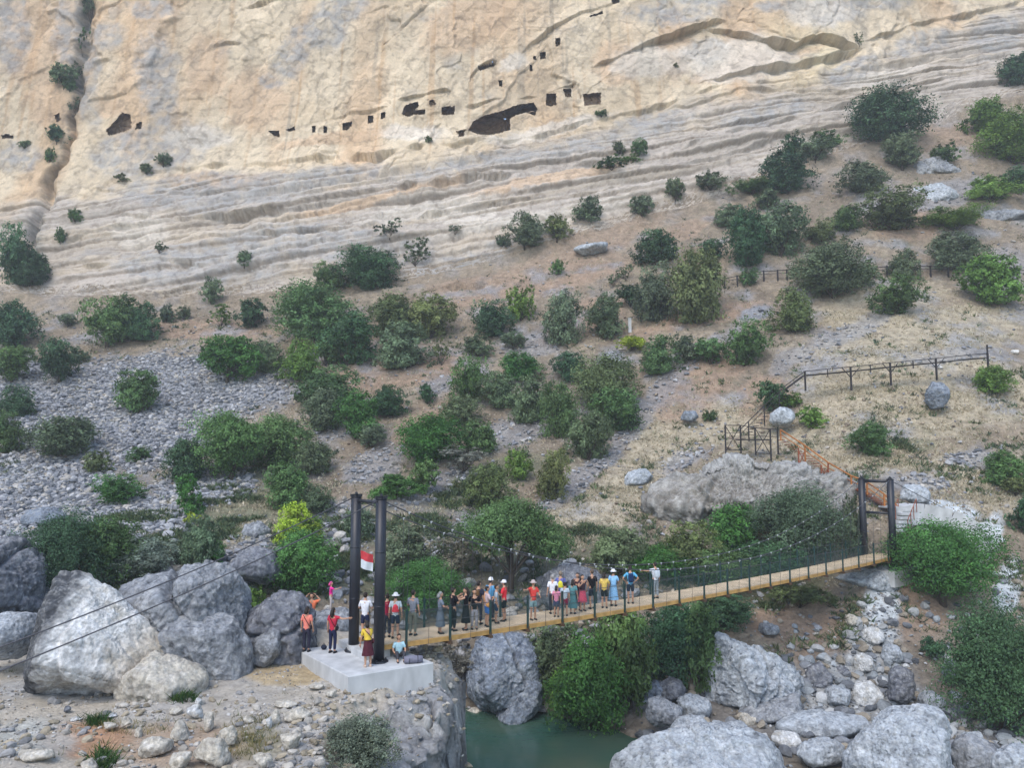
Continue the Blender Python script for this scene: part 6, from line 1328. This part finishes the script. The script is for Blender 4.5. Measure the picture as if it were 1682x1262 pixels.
person(on_deck(649, .75), yaw_to(0, (-.05, 1)), 1.68, 'person in a red and grey shirt and white hat at the near deck end', (.46, .52, .54), (.02, .025, .055), 'short', hat=((.72, .72, .70), 'brim'), vest=(.66, .06, .08))
person(on_deck(678, .85), yaw_to(0, (.3, 1)), 1.72, 'person in a plain grey shirt and olive-grey trousers, back turned', (.20, .22, .26), (.16, .17, .14), armL='chest')
person(np.array([*PZ(655, 1082, PADZ)[:2], PADZ]), yaw_to(0, (.3, -1)), 1.60, 'person in a pale blue top sitting on the edge of the slab', (.36, .55, .62), (.05, .05, .06), pose='sit', armL='rail', armR='rail', hlen=.05)
person(on_deck(723, .55), yaw_to(0, (1, .4)), 1.60, 'person in a grey-blue dress with grey hair leaning on the near handrail', (.16, .19, .24), (.13, .16, .20), 'dress', dress=True, armL='rail', armR='rail', hair=(.22, .22, .22), hlen=.03)
person(on_deck(744, .70), yaw_to(0, (.8, .7)), 1.68, 'person all in black next to the grey-blue dress', BK, BK, armL='fwd', armR='chest')
person(on_deck(765, .55), yaw_to(0, (-1, -.2)), 1.66, 'person in a long black dress stretching both arms to the left', BK, BK, 'dress', dress=True, armL='fwd', armR='fwd', hlen=.18, sleeve=.25)
person(on_deck(786, 1.20), yaw_to(0, (.5, 1)), 1.76, 'person in navy with a brown pack standing behind the black dress', (.03, .035, .06), (.03, .03, .05), pack=(.14, .08, .04))
person(on_deck(779, .50), yaw_to(0, (.2, -1)), 1.58, 'person in a black top and pale patterned trousers facing the camera', BK, (.34, .33, .36), hlen=.14, armL='chest')
person(on_deck(806, 1.45), yaw_to(0, (.3, 1)), 1.80, 'tall person in a white cap and sky-blue shirt at the far handrail', (.10, .30, .52), (.04, .04, .06), hat=(W, 'cap'))
person(on_deck(800, .60), yaw_to(0, (.9, .4)), 1.62, 'person in a pink-grey top and blue shorts with an orange bag', (.50, .40, .42), (.05, .17, .48), 'short', armL='chest', armR='chest', bag=(.62, .30, .10))
person(on_deck(815, .95), yaw_to(0, (1, .1)), 1.58, 'child-sized person in a pale grey shirt and dark shorts left of the bright red shirt', (.34, .40, .46), (.03, .06, .12), 'short')
person(on_deck(828, 1.10), yaw_to(0, (-1, .3)), 1.70, 'person in a bright red shirt, black shorts and white cap', (.74, .045, .06), BK, 'short', hat=(W, 'cap'), armL='chest')
person(on_deck(876, .60), yaw_to(0, (.5, -1)), 1.66, 'person in a coral red shirt and teal-grey shorts alone at the near handrail', (.66, .07, .06), (.22, .34, .36), 'short', hat=((.45, .38, .36), 'brim'), armL='rail', armR='point')
person(on_deck(908, 1.15), yaw_to(0, (-.2, 1)), 1.72, 'person in a clean white T-shirt and dark trousers in the middle group', (.74, .74, .78), (.025, .025, .04), hair=(.28, .27, .26))
person(on_deck(921, 1.55), yaw_to(0, (.2, 1)), 1.76, 'person in a yellow vest over dark blue behind the middle group', (.10, .12, .34), (.04, .04, .10), vest=(.72, .66, .06), hair=(.2, .16, .12))
person(on_deck(914, .50), yaw_to(0, (.3, 1)), 1.34, 'child in a pink top in front of the white T-shirt', (.66, .24, .36), (.06, .07, .14), 'short', hlen=.06)
person(on_deck(928, .45), yaw_to(0, (.1, 1)), 1.46, 'child in a pale blue-grey top and maroon shorts at the near handrail', (.42, .50, .56), (.24, .02, .06), 'short')
person(on_deck(941, .60), yaw_to(0, (.3, 1)), 1.50, 'person in a teal dress right of the maroon shorts', (.10, .24, .26), (.09, .22, .24), 'dress', dress=True, hlen=.08)
person(on_deck(949, 1.20), yaw_to(0, (-.3, -1)), 1.66, 'person with bare arms in a dark top behind the teal dress', (.06, .03, .04), (.05, .05, .08), sleeve=.25, armL='chest', armR='phone', hlen=.1)
person(on_deck(957, .85), yaw_to(0, (.4, -1)), 1.62, 'person in a dark top and rose-red skirt', (.05, .03, .04), (.58, .08, .14), 'skirt', armL='phone', armR='phone', hlen=.12, sleeve=.25)
person(on_deck(973, .95), yaw_to(0, (-.4, 1)), 1.80, 'tall person in a black T-shirt and dark shorts', BK, (.018, .02, .04), 'short', hair=(.1, .07, .05))
person(on_deck(993, .75), yaw_to(0, (.3, 1)), 1.62, 'person in a mustard yellow shirt and dark shorts', (.64, .46, .12), BK, 'short', armR='rail', hlen=.03)
person(on_deck(1008, .85), yaw_to(0, (.4, 1)), 1.70, 'person in a light blue dress and white brimmed hat', (.26, .50, .78), (.26, .50, .78), 'dress', dress=True, hat=(W, 'brim'), armR='rail')
person(on_deck(1036, .80), yaw_to(0, (.0, 1)), 1.78, 'person in a sky-blue shirt with a dark backpack and dark shorts', (.12, .40, .62), (.02, .025, .05), 'short', pack=(.015, .035, .09), armL='hip', armR='hip')
person(on_deck(1077, 1.0), yaw_to(0, (-.4, 1)), 1.78, 'person in a pale shirt pointing left, standing alone furthest along the deck', (.66, .70, .76), (.30, .34, .38), armL='side', pack=(.5, .56, .62))
# things lying on the slab
rl = MB(); a, b = PZ(664, 1085, PADZ + .14), PZ(694, 1083, PADZ + .14)
mid = (a + b) / 2; rl.tube([a - mid, (a - mid) * .5 + (0, 0, .01), (b - mid) * .5, b - mid], [.12, .14, .14, .12], 14); o = rl.build('rolled_mat', M['cloth'], None, True, label='grey-purple rolled bundle lying on the slab beside the sitting person', category='bundle'); o.location = mid; o.color = (.17, .17, .22, 1)
for k in (-.45, .45): 
    s_ = MB(); q = (b - mid) * k; s_.tube([q - (b - a) * .02, q + (b - a) * .02], .146, 14); s_.build('strap', M['black'], o, True)
bg_ = MB(); bg_.ellip((0, 0, .10), (.12, .09, .10), 12, 8); bg_.tube([(-.06, 0, .17), (0, 0, .26), (.06, 0, .17)], .012, 6); o = bg_.build('bag', M['cloth'], None, True, label='small dark bag on the slab between the salmon T-shirt and the red top', category='bag'); o.location = gnd(532, 1068); o.color = (.025, .03, .05, 1)
# ------------------------------------------------------------------ the thin evening air of the gorge
hm_ = bpy.data.materials.new('haze'); hm_.use_nodes = True; hn = hm_.node_tree.nodes; hn.remove(hn['Principled BSDF'])
pv = hn.new('ShaderNodeVolumePrincipled'); pv.inputs['Color'].default_value = (.86, .92, 1.0, 1); pv.inputs['Density'].default_value = .0006; pv.inputs['Anisotropy'].default_value = 0.0
hm_.node_tree.links.new(pv.outputs[0], hn['Material Output'].inputs['Volume'])
hb = MB(); hb.box((0, 230, 90), (1, 0, 0), (0, 1, 0), (0, 0, 1), 420, 270, 125)
hb.build('haze', hm_, kind='stuff', label='thin bluish evening haze filling the gorge')
